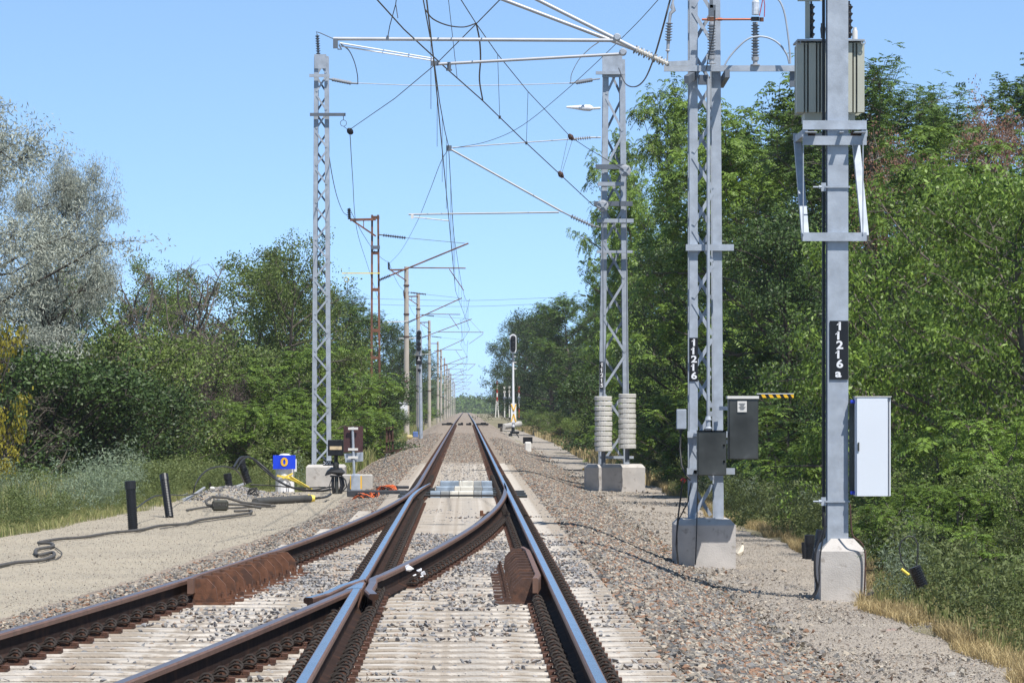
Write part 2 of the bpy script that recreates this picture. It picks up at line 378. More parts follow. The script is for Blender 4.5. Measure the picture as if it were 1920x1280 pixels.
# ---------------------------------------------------------------- loose stones (nobody could count them)
def hulls(k, seed):
    r = np.random.RandomState(seed); out = []
    for _ in range(k):
        bm = bmesh.new(); p = r.randn(9, 3); p /= np.linalg.norm(p, axis=1)[:, None]; p *= (.7 + .4 * r.rand(9, 1)) * np.array([1.1, .8, .62])
        for q in p: bm.verts.new(q)
        h = bmesh.ops.convex_hull(bm, input=bm.verts[:]); bmesh.ops.triangulate(bm, faces=bm.faces[:])
        bm.verts.index_update(); out.append((np.array([v.co[:] for v in bm.verts]), np.array([[v.index for v in f.verts] for f in bm.faces])))
        bm.free()
    return out
HULLS = hulls(14, 5)
def scatter_stones(name, pts, size, mat, seed, tint=None):
    r = np.random.RandomState(seed); n = len(pts); VV = []; FF = []; TT = []; off = 0
    q = r.randn(n, 4); q /= np.linalg.norm(q, axis=1)[:, None]; w, x, y, z = q.T
    RM = np.stack([1 - 2 * (y * y + z * z), 2 * (x * y - z * w), 2 * (x * z + y * w), 2 * (x * y + z * w), 1 - 2 * (x * x + z * z), 2 * (y * z - x * w), 2 * (x * z - y * w), 2 * (y * z + x * w), 1 - 2 * (x * x + y * y)], 1).reshape(-1, 3, 3)
    T = r.rand(n) if tint is None else tint; which = r.randint(0, len(HULLS), n)
    for k, (hv, hf) in enumerate(HULLS):
        s = np.where(which == k)[0]
        if not len(s): continue
        v = np.einsum('nij,mj->nmi', RM[s], hv) * size[s][:, None, None]; v[:, :, 2] *= .8
        v += pts[s][:, None, :]; m = len(hv)
        f = hf[None] + (np.arange(len(s)) * m)[:, None, None] + off
        VV.append(v.reshape(-1, 3)); FF.append(f.reshape(-1, 3)); TT.append(np.repeat(T[s], len(hf))); off += len(s) * m
    me = npmesh_idx(name, np.concatenate(VV), np.concatenate(FF), mat, np.concatenate(TT)); return link(name, me)
ST_BR = stonemat('ballast_stone', [(.15, .145, .14), (.25, .23, .205), (.36, .31, .25), (.25, .155, .105), (.10, .10, .10), (.24, .215, .18), (.43, .375, .30), (.17, .14, .115), (.29, .175, .115), (.20, .195, .19), (.33, .29, .235)])
ST_GR = stonemat('grey_stone', [(.22, .22, .225), (.33, .31, .30), (.15, .15, .16), (.42, .38, .33), (.27, .27, .28), (.38, .30, .24), (.30, .29, .28)])
ST_PT = stonemat('path_stone', [(.30, .27, .235), (.40, .36, .30), (.22, .20, .185), (.45, .40, .33), (.26, .22, .185), (.36, .30, .24), (.34, .32, .29)])
r = np.random.RandomState(11)
def uni(n, y0, y1, p=1.0): return y0 + (y1 - y0) * r.rand(n) ** p
P = []; S = []
def put(xs, ys, sz, sink=.35):
    z = gz(xs, ys) + sz * (1 - 2 * sink) * .6; P.append(np.stack([xs, ys, z], 1)); S.append(sz)
# right shoulder
for y0, y1, dens in ((18, 40, 520), (40, 70, 460), (70, 120, 380), (120, 200, 150)):
    n = int((y1 - y0) * 1.7 * dens); ys_ = uni(n, y0, y1); t = r.rand(n)
    xs_ = 1.28 + t * 1.38 + .12 * r.randn(n); xs_ = np.where(r.rand(n) < .06, xs_ + .5 * r.rand(n), xs_)
    put(xs_, ys_, r.uniform(.02, .048, n))
# left strip between the curved rail and the sandy platform
for y0, y1, dens in ((18, 45, 420), (45, 78, 360), (78, 98, 260)):
    n = int((y1 - y0) * dens * .75); ys_ = uni(n, y0, y1); e = np.maximum(0, Y_TOE - ys_) ** 2 / (2 * RAD)
    xs_ = TC - 1.12 - e - .75 * r.rand(n) ** 1.2 + .05 * r.randn(n); put(xs_, ys_, r.uniform(.015, .034, n))
# far shoulders and the bed beyond the turnout
n = 34000; ys_ = uni(n, 90, 230, 1.3); put(r.uniform(-3.1, -1.2, n), ys_, r.uniform(.025, .05, n))
n = 17000; ys_ = uni(n, 116, 230, 1.3); put(r.uniform(-.72, .58, n), ys_, r.uniform(.02, .045, n), .5)
pts = np.concatenate(P); sz = np.concatenate(S)
tag(scatter_stones('ballast_stones', pts, sz, ST_BR, 1), 'loose grey and rusty brown crushed stones heaped beside the rails', 'ballast', kind='stuff')
# sparse stones lying on and between the bearers
P = []; S = []
def between(n, y0, y1, clump):
    ys_ = uni(n * 3, y0, y1); e = np.maximum(0, Y_TOE - ys_) ** 2 / (2 * RAD)
    xs_ = TC - 1.15 - e + r.rand(n * 3) * (2.4 + e); nz_ = vnoise(xs_, ys_, 1.3) + .6 * vnoise(xs_ + 9, ys_, 3.)
    band = np.abs(((ys_ - 20.3) / .6) % 1 - .5) < .26           # gaps between the bearers
    rails = np.min(np.abs(np.stack([xs_ - XL, xs_ - XR, xs_ - XL + e, xs_ - XR + e])), 0) > .17
    k = rails & ((band & (nz_ > clump)) | (nz_ > clump + 1.1)); xs_, ys_ = xs_[k][:n], ys_[k][:n]; m = len(xs_); sz_ = r.uniform(.014, .033, m)
    z = np.where(np.abs(((ys_ - 20.3) / .6) % 1 - .5) < .26, -.205, -.188) + sz_ * .3
    P.append(np.stack([xs_, ys_, z], 1)); S.append(sz_)
between(9000, 18, 46, -1.1); between(10000, 36, 52, -1.3); between(1600, 50, 66, .2); between(700, 62, 78, .4)
n = 900; xs_ = r.uniform(-.6, .5, n); ys_ = uni(n, 76, 116); P.append(np.stack([xs_, ys_, np.full(n, -.185)], 1)); S.append(r.uniform(.015, .03, n))
tag(scatter_stones('scattered_stones', np.concatenate(P), np.concatenate(S), ST_GR, 2), 'loose stones scattered over the concrete bearers between the rails', 'stones', kind='stuff')
# grit and pebbles on the path and on the sandy platform
P = []; S = []
n = 26000; ys_ = uni(n, 24, 110); xs_ = r.uniform(2.2, 4.6, n); nz_ = vnoise(xs_, ys_, 1.0) + .7 * (2.9 - xs_); k = nz_ > -.1 + .5 * r.randn(n); put(xs_[k], ys_[k], r.uniform(.008, .026, k.sum()) ** 1.0, .3)
n = 9000; ys_ = uni(n, 24, 97); xs_ = -1.8 - np.maximum(0, Y_TOE - ys_) ** 2 / (2 * RAD) - 4.0 * r.rand(n) ** 1.5; put(xs_, ys_, r.uniform(.005, .014, n), .3)
n = 42000; ys_ = uni(n, 22, 66, 1.2); xs_ = r.uniform(2.1, 4.5, n); put(xs_, ys_, r.uniform(.004, .011, n), .3)
n = 30000; ys_ = uni(n, 26, 75, 1.1); xs_ = -1.9 - np.maximum(0, Y_TOE - ys_) ** 2 / (2 * RAD) - 4.0 * r.rand(n); put(xs_, ys_, r.uniform(.003, .008, n), .3)
n = 260; ys_ = uni(n, 24, 110); xs_ = r.uniform(2.4, 4.4, n); put(xs_, ys_, r.uniform(.03, .06, n), .3)
tag(scatter_stones('pebbles', np.concatenate(P), np.concatenate(S), ST_PT, 4), 'small pebbles and grit on the dirt path and the sandy platform', 'pebbles', kind='stuff')

# ================================================================ rails
PROF = [(-.075, -.172), (-.075, -.160), (-.012, -.135), (-.009, -.05), (-.035, -.036), (-.036, -.010), (-.026, 0), (.026, 0), (.036, -.010), (.035, -.036), (.009, -.05), (.012, -.135), (.075, -.160), (.075, -.172)]
PMI = [1, 1, 1, 1, 2, 2, 0, 2, 2, 1, 1, 1, 1, 1]                 # polished top, dark web and foot, brown head side
def rail_mb(pts, hw=None, z0=0, top=0):
    """pts: (x,y); sweeps the rail section; hw: scale of head/foot width on one side for blades"""
    mb = MB(); k = len(PROF); vs = []
    for i, (x, y) in enumerate(pts):
        a = pts[max(0, i - 1)]; b = pts[min(len(pts) - 1, i + 1)]; d = Vector((b[0] - a[0], b[1] - a[1], 0)).normalized(); nrm = Vector((d.y, -d.x, 0))
        s = 1 if hw is None else hw(y)
        for (px, pz) in PROF: vs.append(Vector((x, y, pz + z0 - 1.2e-3 * max(0, y - 330))) + nrm * px * s)
    for i in range(len(pts) - 1):
        for j in range(k):
            mb.add([], [], 0); mb.f.append((i * k + j, i * k + (j + 1) % k, (i + 1) * k + (j + 1) % k, (i + 1) * k + j)); mb.m.append(PMI[j]); mb.sm.append(False)
    mb.v = [tuple(v) for v in vs]
    mb.f += [tuple(range(k)), tuple(reversed(range((len(pts) - 1) * k, len(pts) * k)))]; mb.m += [1, 1]; mb.sm += [False, False]
    return mb
RM_ = [SHINE, RAILSIDE, HEADSIDE]; RM_D = [DULLTOP, RAILSIDE, HEADSIDE]
farY = list(range(80, 340, 20)) + list(range(340, 1450, 60))
YF = 33.1                                                       # the crossing nose
# right stock rail, straight the whole way
solo('running_rail', rail_mb([(XR, y) for y in [14, 30, 45, 60, 70] + farY]), RM_, 'straight polished rail beside the brown ballast shoulder, running to the vanishing point', 'rail', base=(XR, 14, -.172))
# outer curved rail, joins the far left rail
solo('running_rail', rail_mb([(XL - dv(y), y) for y in list(np.arange(14, 77, 1.5)) + farY]), RM_D, 'brown curved rail bordering the sandy gravel and continuing beyond the point blades', 'rail', base=(XL, 60, -.172))
# straight switch blade / closure rail to the crossing nose, open at the toe
def xblade(y): return XL + (.20 * ((y - 63) / 12.5) ** 2 if y > 63 else 0)
solo('running_rail', rail_mb([(xblade(y), y) for y in list(np.arange(YF + .9, 75.6, 1.2)) + [75.5]], hw=lambda y: 1 if y < 68 else max(.3, 1 - (y - 68) / 10)), RM_, 'straight shiny blade rail between the crossing nose and the open switch tongue', 'rail', base=(XL, 60, -.172))
solo('running_rail', rail_mb([(XL, y) for y in np.arange(14, YF - .6, 1.5)] + [(XL, YF - .6)]), RM_, 'short polished straight rail leading up to the crossing nose in front', 'rail', base=(XL, 20, -.172))
def xcr(y): return XR - dv(y)
solo('running_rail', rail_mb([(xcr(y), y) for y in list(np.arange(YF + 1.6, 75.9, 1.2)) + [75.8]], hw=lambda y: 1 if y < 69 else max(.25, 1 - (y - 69) / 9)), RM_D, 'curved brown closure rail sweeping from the crossing nose to the closed switch tongue', 'rail', base=(XR, 70, -.172))
solo('running_rail', rail_mb([(xcr(y), y) for y in np.arange(14, YF - .8, 1.5)] + [(xcr(YF - .8), YF - .8)]), RM_D, 'short curved brown rail of the branch track leading up to the crossing nose', 'rail', base=(XL, 20, -.172))
# crossing: nose, two wing rails, filler blocks
cr_ = thing('crossing_nose', 'cast steel crossing nose where the curved rail meets the straight shiny rail', 'rail crossing', (XL, YF, -.172))
mb = MB(); yn = YF + .35
mb.add([(XL - .036, YF - .65, 0), (XL + .036, YF - .65, 0), (xcr(YF - .8) + .036, YF - .8, 0), (xcr(YF - .8) - .036, YF - .8, 0), (XL + .03, yn, 0), (XL - .005, yn + .6, -.01)], [(3, 0, 4), (3, 4, 5), (0, 1, 4)], 0)
a_ = [(xcr(YF - .85) - .04, YF - .85), (XL + .042, YF - .85), (XL + .045, yn), (XL, yn + .7), (xcr(yn) - .02, yn)]
k = len(a_); mb.add([(x, y, -.003) for x, y in a_] + [(x * 1.0, y, -.17) for x, y in a_], [tuple(range(k)), tuple(range(k, 2 * k))] + [(i, (i + 1) % k, k + (i + 1) % k, k + i) for i in range(k)], 1)
build('nose', mb, [SHINE, HEADSIDE], cr_)
w1 = [(XL + .0, YF + 1.3), (XL + .0, YF + .95), (XL - .075, YF + .1), (xcr(YF) - .13 - .0, YF - .9), (xcr(YF - 1.7) - .16, YF - 2.0)]
w1 = [(XL, YF + 1.6), (XL, YF + 1.05), (XL - .06, YF + .45), (XL - .13, YF - .2), (xcr(YF - 1.5) - .105, YF - 1.5), (xcr(YF - 2.3) - .15, YF - 2.3)]
build('wing_rail', rail_mb(list(reversed(w1)), z0=.004), [SHINE, RAILSIDE, HEADSIDE], cr_)
w2 = [(xcr(YF + 1.8), YF + 1.8), (xcr(YF + 1.1) + .0, YF + 1.1), (XL + .10, YF + .3), (XL + .095, YF - .9), (XL + .15, YF - 1.7)]
build('wing_rail', rail_mb(list(reversed(w2)), z0=.004), [DULLTOP, RAILSIDE, HEADSIDE], cr_)
# check rails with their row of bracket plates
def check_rail(label, xf, side, y0, y1, n, RUST=RUST):
    t = thing('check_rail', label, 'check rail', (xf(y0), y0, -.19)); off = side * .075
    mb = MB(); ys_ = np.linspace(y0 - .25, y1 + .3, 10)
    for i in range(len(ys_) - 1):
        fa = .035 * max(0, 1 - i) ; fb = .035 if i == len(ys_) - 2 else 0
        a = xf(ys_[i]) + off + side * fa; b = xf(ys_[i + 1]) + off + side * fb
        w = .045 * side
        v = [(a, ys_[i], -.09), (a + w, ys_[i], -.09), (a + w, ys_[i], .028), (a + .012 * side, ys_[i], .028), (a, ys_[i], .018)]
        u = [(b, ys_[i + 1], -.09), (b + w, ys_[i + 1], -.09), (b + w, ys_[i + 1], .028), (b + .012 * side, ys_[i + 1], .028), (b, ys_[i + 1], .018)]
        mb.add(v + u, [(0, 1, 2, 3, 4), (9, 8, 7, 6, 5)] + [(j, (j + 1) % 5, 5 + (j + 1) % 5, 5 + j) for j in range(5)], 0)
    build('guard_bar', mb, [HEADSIDE], t)
    for i in range(n):
        y = y0 + (y1 - y0) * i / (n - 1); x = xf(y) + off + side * .046; q = MB()
        poly = [(x, -.17), (x + side * .20, -.17), (x + side * .185, -.055), (x + side * .115, .018), (x + side * .0, .018)]
        q.prism(poly, y - .035, y + .035); q.box((x + side * .16, y, -.178), (.34, .17, .018)); q.box((x + side * .235, y, -.155), (.05, .06, .04))
        q.tube([(x + side * .235, y, -.16), (x + side * .235, y, -.10)], .014, 6)
        build('bracket_plate', q, RUST, t)
check_rail('dark brown check rail with a row of bracket plates inside the straight polished rail', lambda y: XR, -1, 33.9, 40.8, 12)
check_rail('orange rusty check rail with leaning bracket plates inside the curved outer rail', lambda y: XL - dv(y), 1, 33.8, 39.8, 11, RUST_O)

# ================================================================ bearers and sleepers with fastenings
plate_me = {}
def proto_plate():
    q = MB(); q.box((0, 0, -.179), (.40, .17, .016))
    for s in (-1, 1):
        q.box((s * .125, 0, -.163), (.075, .13, .028)); q.box((s * .185, 0, -.160), (.035, .10, .02)); q.tube([(s * .13, 0, -.16), (s * .13, 0, -.095)], .013, 6)
        q.lathe((s * .13, 0, -.138), (s * .13, 0, -.116), [(0, .024), (1, .022)], 6)
    pl = build('base_plate', q, RUST_P); out = [pl.data]; bpy.data.objects.remove(pl)
    for s in (-1, 1):
        c = MB()
        for e in (-1, 1):                                       # spring clip: two loops arching up beside the bolt
            pts = [(s * .065, e * .02, -.142), (s * .10, e * .025, -.118), (s * .125, e * .035, -.108), (s * .15, e * .055, -.112), (s * .165, e * .07, -.128), (s * .15, e * .082, -.142), (s * .11, e * .078, -.138), (s * .065, e * .065, -.142)]
            c.tube(pts, .0085, 6)
        c.ring((s * .125, 0, -.125), .036, .0095, 'y', 10)
        o = build('spring_clip', c, CLIPB); out.append(o.data); bpy.data.objects.remove(o)
    return out
PL = proto_plate()
SLG = 'concrete bearers under the turnout'
SLL = 'pale weathered concrete bearer under the turnout rails with rusty plates'
y = 18.2; nsl = 0; sl_me = {}
while y < 116:
    e = dv(y); x0 = TC - 1.28 - e; x1 = TC + 1.30
    if y < 76: e_ = round(e * 4) / 4; x0 = TC - 1.28 - e_
    key = round(x0, 2)
    if key not in sl_me:
        q = MB(); q.bbox(((x1 + x0) / 2, 0, -.187 - .1), (x1 - x0, .30, .2), .012); b_ = build('t', q, BEARER); sl_me[key] = b_.data; bpy.data.objects.remove(b_)
    jz = rnd.uniform(-.003, .002)
    s_ = link('concrete_bearer', sl_me[key]); s_.location = (0, y + rnd.uniform(-.02, .02), jz); tag(s_, SLL, 'concrete sleeper', SLG)
    xs = [XR] + ([XL] if y < 76 or y > 76 else []) + ([XL - e, XR - e] if y < 74 else [])
    if y > 76: xs = [XR, XL]
    xs2 = []
    for x in xs:
        if all(abs(x - q) > .22 for q in xs2): xs2.append(x)
    if y > 68: xs2 = [v for v in xs2 if v in (XR, XL)] if y > 76 else [XR, XL - e]
    for x in xs2:
        if y < 90:
            b = link('base_plate', PL[0], s_); b.location = (x, 0, 0)
            for ci in (1, 2):
                if abs(y - 37.3) < 3.7 and ((x == XR and ci == 1) or (x == XL - e and ci == 2)): continue
                c = link('spring_clip', PL[ci], b)
    y += .6; nsl += 1
# slide chairs between stock rail and blades near the toe
for i, y in enumerate(np.arange(67.2, 76, .6)):
    for x, s in ((XR - .18, -1), (XL - dv(y) + .2, 1)):
        pass
# rusty fastening strip along the far rails (individual plates too small to tell apart)
for x, lab in ((XR, 'rusty fastenings in a line along the straight rail far beyond the turnout'), (XL, 'rusty fastenings in a line along the far rail that the curved one joins')):
    mb = MB()
    for y in np.arange(90.2, 316, .6): mb.box((x, y, -.17), (.40, .17, .02)); mb.box((x - .12, y, -.14), (.06, .09, .05)); mb.box((x + .12, y, -.14), (.06, .09, .05))
    tag(build('rail_fastenings', mb, RUST_P), lab, 'rail fastenings', kind='stuff')
# dark cross frames where the far track meets the next turnout
mb = MB()
for x, w_ in ((XL - .5, 1.1), (XL + .45, .5), (XR - .45, .5), (XR + .55, 1.2)):
    mb.bbox((x, 318, -.12), (w_ * .8, .5, .16), .04); mb.bbox((x + .1, 317.6, -.02), (w_ * .35, .3, .08), .03)
solo('switch_drive', mb, BLACK, 'dark switch drive housings lying across the track at the far crest', 'switch drive', base=(0, 318, -.2))
# ================================================================ lattice masts, foundations and what hangs on them
def block(mb, cx, y0, y1, w, z0, z1, ch=.06):
    """concrete foundation with a chamfered top; y0 is its front face"""
    x0, x1 = cx - w / 2, cx + w / 2; zc = z1 - ch; c = ch * .9
    V = [(x0, y0, z0), (x1, y0, z0), (x1, y1, z0), (x0, y1, z0), (x0, y0, zc), (x1, y0, zc), (x1, y1, zc), (x0, y1, zc), (x0 + c, y0 + c, z1), (x1 - c, y0 + c, z1), (x1 - c, y1 - c, z1), (x0 + c, y1 - c, z1)]
    mb.add(V, [(0, 1, 5, 4), (1, 2, 6, 5), (2, 3, 7, 6), (3, 0, 4, 7), (4, 5, 9, 8), (5, 6, 10, 9), (6, 7, 11, 10), (7, 4, 8, 11), (8, 9, 10, 11), (3, 2, 1, 0)])
def lattice(root, cx, Y, dep, z0, z1, wb, wt, leg, n, brace=.055, phase=0):
    """two-sided mast: four legs, front and back zigzag; wb/wt outer widths at bottom and top"""
    def hx(z): return (wb + (wt - wb) * (z - z0) / (z1 - z0)) / 2
    for sx in (-1, 1):
        mb = MB()
        for yy in (Y, Y + dep):
            a = Vector((cx + sx * (hx(z0) - leg / 2), yy, z0)); b = Vector((cx + sx * (hx(z1) - leg / 2), yy, z1))
            mb.bar(a, b, leg, .012, up=(0, 1, 0))
            o = Vector((sx * leg * .46, .035 if yy == Y else -.035, 0)); mb.bar(a + o, b + o, .012, .07, up=(0, 1, 0))
        mb.bar((cx + sx * (hx(z0) - .01), Y + dep / 2, z0), (cx + sx * (hx(z1) - .01), Y + dep / 2, z1), .008, dep * .35, up=(0, 1, 0))
        build('leg', mb, GALV, root)
    mb = MB(); h = (z1 - z0) / n
    for i in range(n):
        za, zb = z0 + i * h + .04, z0 + (i + 1) * h - .04; s = 1 if (i + phase) % 2 else -1
        for yy, k in ((Y - .012, s), (Y + dep + .012, -s)):
            mb.bar((cx + k * (hx(za) - leg * .6), yy, za), (cx - k * (hx(zb) - leg * .6), yy, zb), brace, .008, up=(0, 1, 0))
        for sx in (-1, 1):
            mb.bar((cx + sx * (hx(za) - .02), Y + .03, za), (cx + sx * (hx(zb) - .02), Y + dep - .03, zb), .008, .045, up=(0, 1, 0))
    build('bracing', mb, GALV, root)
    return hx
def number_plate(root, s, cx, Y, z1, w, h, size, sx=1.0, dim=None):
    mb = MB(); mb.box((cx, Y, z1 - h / 2), (w, .006, h)); pl = build('number_plate', mb, BLACK, root); n = len(s); t = MB()
    for i, ch in enumerate(s):
        text_mb(t, ch, (cx + w * .04 * (-1) ** i, Y - .006, z1 - h * (i + .62) / (n + .25)), size, sx=sx)
        if ch == '1': cz = z1 - h * (i + .62) / (n + .25); xx = cx + w * .04 * (-1) ** i; t.bar((xx - .25 * size, Y - .006, cz + .14 * size), (xx - .02 * size, Y - .006, cz + .31 * size), .004, .075 * size)
    build('numerals', t, WHITE, pl); return pl
P = at
S54 = 54.0 / FPX
# ---- opposite mast on the sandy side
LM = thing('lattice_mast', 'slim galvanised lattice mast on the concrete block beside the blue zero plate', 'lattice mast', (-3.27, 96, g(-3.27, 96)), 'new galvanised lattice masts')
mb = MB(); block(mb, -3.13, 95.3, 96.5, .87, g(-3.2, 95) - .2, .04, .05); build('foundation', mb, CONC, LM)
hx = lattice(LM, -3.24, 95.8, .30, .03, 9.2, .43, .32, .095, 22, .042)
mb = MB(); mb.box((-3.30 + .04, 95.76, 9.08), (.27, .012, .32)); build('top_plate', mb, GALV, LM)
mb = MB(); a = P(581, 215, 95.7); b = P(648, 215, 95.7); mb.bar(a, b, .06, .07); mb.ring(P(644, 231, 95.7), .07, .008); mb.tube([P(644, 216, 95.7), P(644, 225, 95.7)], .008, 5); build('cross_arm', mb, GALV_D, LM)
mb = MB(); mb.bar(P(580, 142, 95.7), P(618, 142, 95.7), .05, .07); build('cross_arm', mb, GALV, LM)
mb = MB(); mb.sheds(P(597, 103, 95.9), P(595, 66, 95.9), .025, .055, 8); mb.tube([P(595, 66, 95.9), P(593, 60, 95.9), P(600, 62, 95.9), P(625, 73, 95.9)], .012, 6); build('post_insulator', mb, GALV_D, LM)
# ---- mast 11215 with its balance weights
TM = thing('lattice_mast', 'galvanised lattice mast numbered 11215 with two stacks of concrete weights', 'lattice mast', (3.4, 98, g(3.4, 98)), 'new galvanised lattice masts')
mb = MB(); block(mb, 3.42, 97.4, 98.6, 1.36, g(3.4, 97) - .25, .02, .07); build('foundation', mb, CONC, TM)
lattice(TM, 3.41, 97.9, .45, .02, 9.3, .70, .50, .13, 11, .055)
mb = MB(); mb.box((P(1148, 0, 97.8).x, 97.83, 9.13), (.46, .012, .5)); build('top_plate', mb, GALV, TM)
for (x0, x1, y_, th, m_) in ((1117, 1172, 137, .07, GALV), (1117, 1170, 313, .11, GALV_D), (1121, 1170, 345, .09, GALV), (1114, 1186, 382, .11, GALV_D), (1119, 1188, 414, .09, GALV), (1119, 1186, 472, .06, GALV), (1125, 1188, 857, .06, GALV)):
    mb = MB(); mb.bar(P(x0, y_, 97.75), P(x1, y_, 97.75), .10, th); build('cross_channel', mb, m_, TM)
number_plate(TM, '11215', P(1128.5, 0, 97.8).x, 97.86, P(0, 678, 97.9).z, .105, .62, .125)
# tension wheels
for (x_, y_, a_) in ((1172, 320, 0), (1130, 386, 0)):
    c = P(x_, y_, 97.6); t = thing('tension_wheel', ('grey tensioning wheel on the upper dark channel of mast 11215' if y_ < 350 else 'grey tensioning wheel on the lower dark channel of mast 11215'), 'pulley wheel', c)
    mb = MB(); mb.lathe(c + Vector((0, -.05, 0)), c + Vector((0, .05, 0)), [(0, .09), (.1, .135), (.3, .12), (.7, .12), (.9, .135), (1, .09)], 20); build('wheel', mb, ALU, t)
    mb = MB(); mb.lathe(c + Vector((0, -.09, 0)), c + Vector((0, .09, 0)), [(0, .035), (1, .035)], 10); mb.bar(c + Vector((-.1, -.07, -.1)), c + Vector((.1, -.07, .1)), .02); mb.bar(c + Vector((-.1, -.07, .1)), c + Vector((.1, -.07, -.1)), .02); build('hub', mb, GALV, t)
# weights
for (x_, y0, y1, yt, lab) in ((1131.5, 742, 846, 400, 'stack of round concrete weights hanging lower, under the number plate of mast 11215'), (1176, 737, 841, 335, 'stack of round concrete weights hanging slightly higher, under the plain leg')):
    top = P(x_, y0, 96.9); bot = P(x_, y1, 96.9); n = 11; h = (top.z - bot.z) / n
    t = thing('weight_stack', lab, 'tension weights', bot)
    for i in range(n):
        mb = MB(); z0 = bot.z + i * h; jx = rnd.uniform(-.008, .008); jh = h * rnd.uniform(.86, .93)
        mb.lathe((x_ * 0 + bot.x + jx, 96.9, z0 + .004), (bot.x + jx, 96.9, z0 + jh), [(0, .185), (.12, .20), (.88, .20), (1, .185)], 24); build('weight_disc', mb, CONC_W, t)
    mb = MB(); mb.tube([(bot.x, 96.9, bot.z - .30), (bot.x, 96.9, top.z + .1), (bot.x, 97.5, P(0, yt, 97.4).z)], .012, 6); mb.tube([(bot.x, 96.9, bot.z - .30), (bot.x, 96.9, bot.z)], .05, 8); build('rod', mb, GALV_D, t)
# lamp on the mast
c = P(1125, 203, 97.7); t = thing('street_lamp', 'slim white lamp head on a short arm high on mast 11215', 'lamp', c)
mb = MB(); mb.tube([P(1126, 203, 97.7), P(1104, 204, 97.7)], .028, 8); build('arm', mb, WHITE_O, t)
mb = MB(); a = P(1112, 203, 97.7); b = P(1062, 201, 97.7); mb.lathe(a, b, [(0, .035), (.12, .075), (.35, .07), (.7, .04), (1, .022)], 12); build('lamp_head', mb, WHITE, t)

# ---- mast 11216 with boxes and switchgear
Y6 = 54.0
SM_ = thing('lattice_mast', 'galvanised lattice mast numbered 11216 carrying dark metal boxes and a long cross beam', 'lattice mast', (P(1322, 0, Y6).x, Y6, g(3, Y6)), 'new galvanised lattice masts')
mb = MB(); block(mb, P(1323, 0, 53.6).x, 53.5, 54.6, .745, g(3, 53.5) - .25, -.05, .07); build('foundation', mb, CONC, SM_)
cx6 = P(1322, 0, Y6).x
for nm, xs, wd in (('leg', (1300.5, 1300.5), .105), ('leg', (1341, 1348), .115)):
    mb = MB(); a = P(xs[1], 972, Y6); b = P(xs[0], -60, Y6); a.z = -.08
    for yy in (0, .34):
        mb.bar(a + Vector((0, yy, 0)), b + Vector((0, yy, 0)), wd, .012, up=(0, 1, 0)); s_ = -1 if xs[1] < 1320 else 1
        o = Vector((s_ * wd * .48, yy + (.035 if yy == 0 else -.035), 0)); mb.bar(a + o, b + o, .012, .07, up=(0, 1, 0))
    build(nm, mb, GALV, SM_)
mb = MB(); z = -.05; i = 0
while z < 6.9:
    zb = z + .46; s_ = 1 if i % 2 else -1; xa, xb = cx6 - .09, cx6 + .09
    for yy, k in ((Y6 - .012, s_), (Y6 + .352, -s_)): mb.bar((cx6 - .03 + k * .12, yy, z + .03), (cx6 - .03 - k * .12, yy, zb - .03), .045, .008, up=(0, 1, 0))
    z = zb; i += 1
build('bracing', mb, GALV, SM_)
mb = MB(); mb.tube([P(1328, 800, 53.85), P(1328, 148, 53.85)], .022, 8); mb.lathe(P(1328, 808, 53.85), P(1328, 780, 53.85), [(0, .03), (.2, .05), (.3, .03), (.7, .03), (.75, .045), (1, .03)], 10); build('drive_rod', mb, GALV, SM_)
number_plate(SM_, '11216', P(1300.5, 0, Y6).x, Y6 - .016, P(0, 633, Y6).z, .108, .55, .12)
for (x0, x1, yt, yb, yo, m_) in ((1286, 1376, 458, 470, -.06, GALV), (1289, 1378, 808, 820, -.05, GALV), (1288, 1378, 877, 889, -.05, GALV), (1245, 1494, 123, 134, -.10, GALV)):
    a = P(x0, (yt + yb) / 2, Y6 + yo); b = P(x1, (yt + yb) / 2, Y6 + yo); th = (yb - yt) * S54
    mb = MB(); mb.bar(a, b, .012, th, up=(0, 0, 1)); mb.bar(a + Vector((0, .03, th / 2 - .005)), b + Vector((0, .03, th / 2 - .005)), .06, .008); mb.bar(a + Vector((0, .03, -th / 2 + .005)), b + Vector((0, .03, -th / 2 + .005)), .06, .008)
    build('cross_channel', mb, m_, SM_)
mb = MB()                                                                   # angled brackets under the beam
mb.bar(P(1287, 150, 53.5), P(1306, 138, 54.2), .06, .10); build('bracket', mb, GALV_D, SM_); mb = MB(); mb.bar(P(1364, 138, 53.6), P(1352, 158, 54.4), .06, .10); build('bracket', mb, GALV_D, SM_); mb = MB(); mb.box(P(1318, 150, 53.9), (.12, .1, .12)); build('bracket', mb, GALV_D, SM_); mb = MB(); mb.box(P(1486, 148, 54), (.07, .1, .20)); mb.sheds(P(1487, 140, 54), P(1486, 163, 54), .02, .035, 5, 8)
build('bracket', mb, GALV_D, SM_)
def cabinet(name, lab, cat, x0, x1, y0, y1, Y, dep, mat, parts=None):
    a = P(x0, y1, Y); b = P(x1, y0, Y); c = (a + b) / 2; t = thing(name, lab, cat, (c.x, Y + dep / 2, a.z))
    mb = MB(); mb.bbox((c.x, Y + dep / 2, c.z), (b.x - a.x, dep, b.z - a.z), .006); build('body', mb, mat, t); return t, a, b, c
t, a, b, c = cabinet('control_box', 'dark stainless box mounted low between two channels in front of mast 11216', 'control box', 1308, 1362, 808, 891, 52.88, .2, STEEL_D)
mb = MB(); mb.box((c.x, 52.87, c.z), (b.x - a.x - .02, .008, b.z - a.z - .02)); build('door', mb, STEEL_D, t)
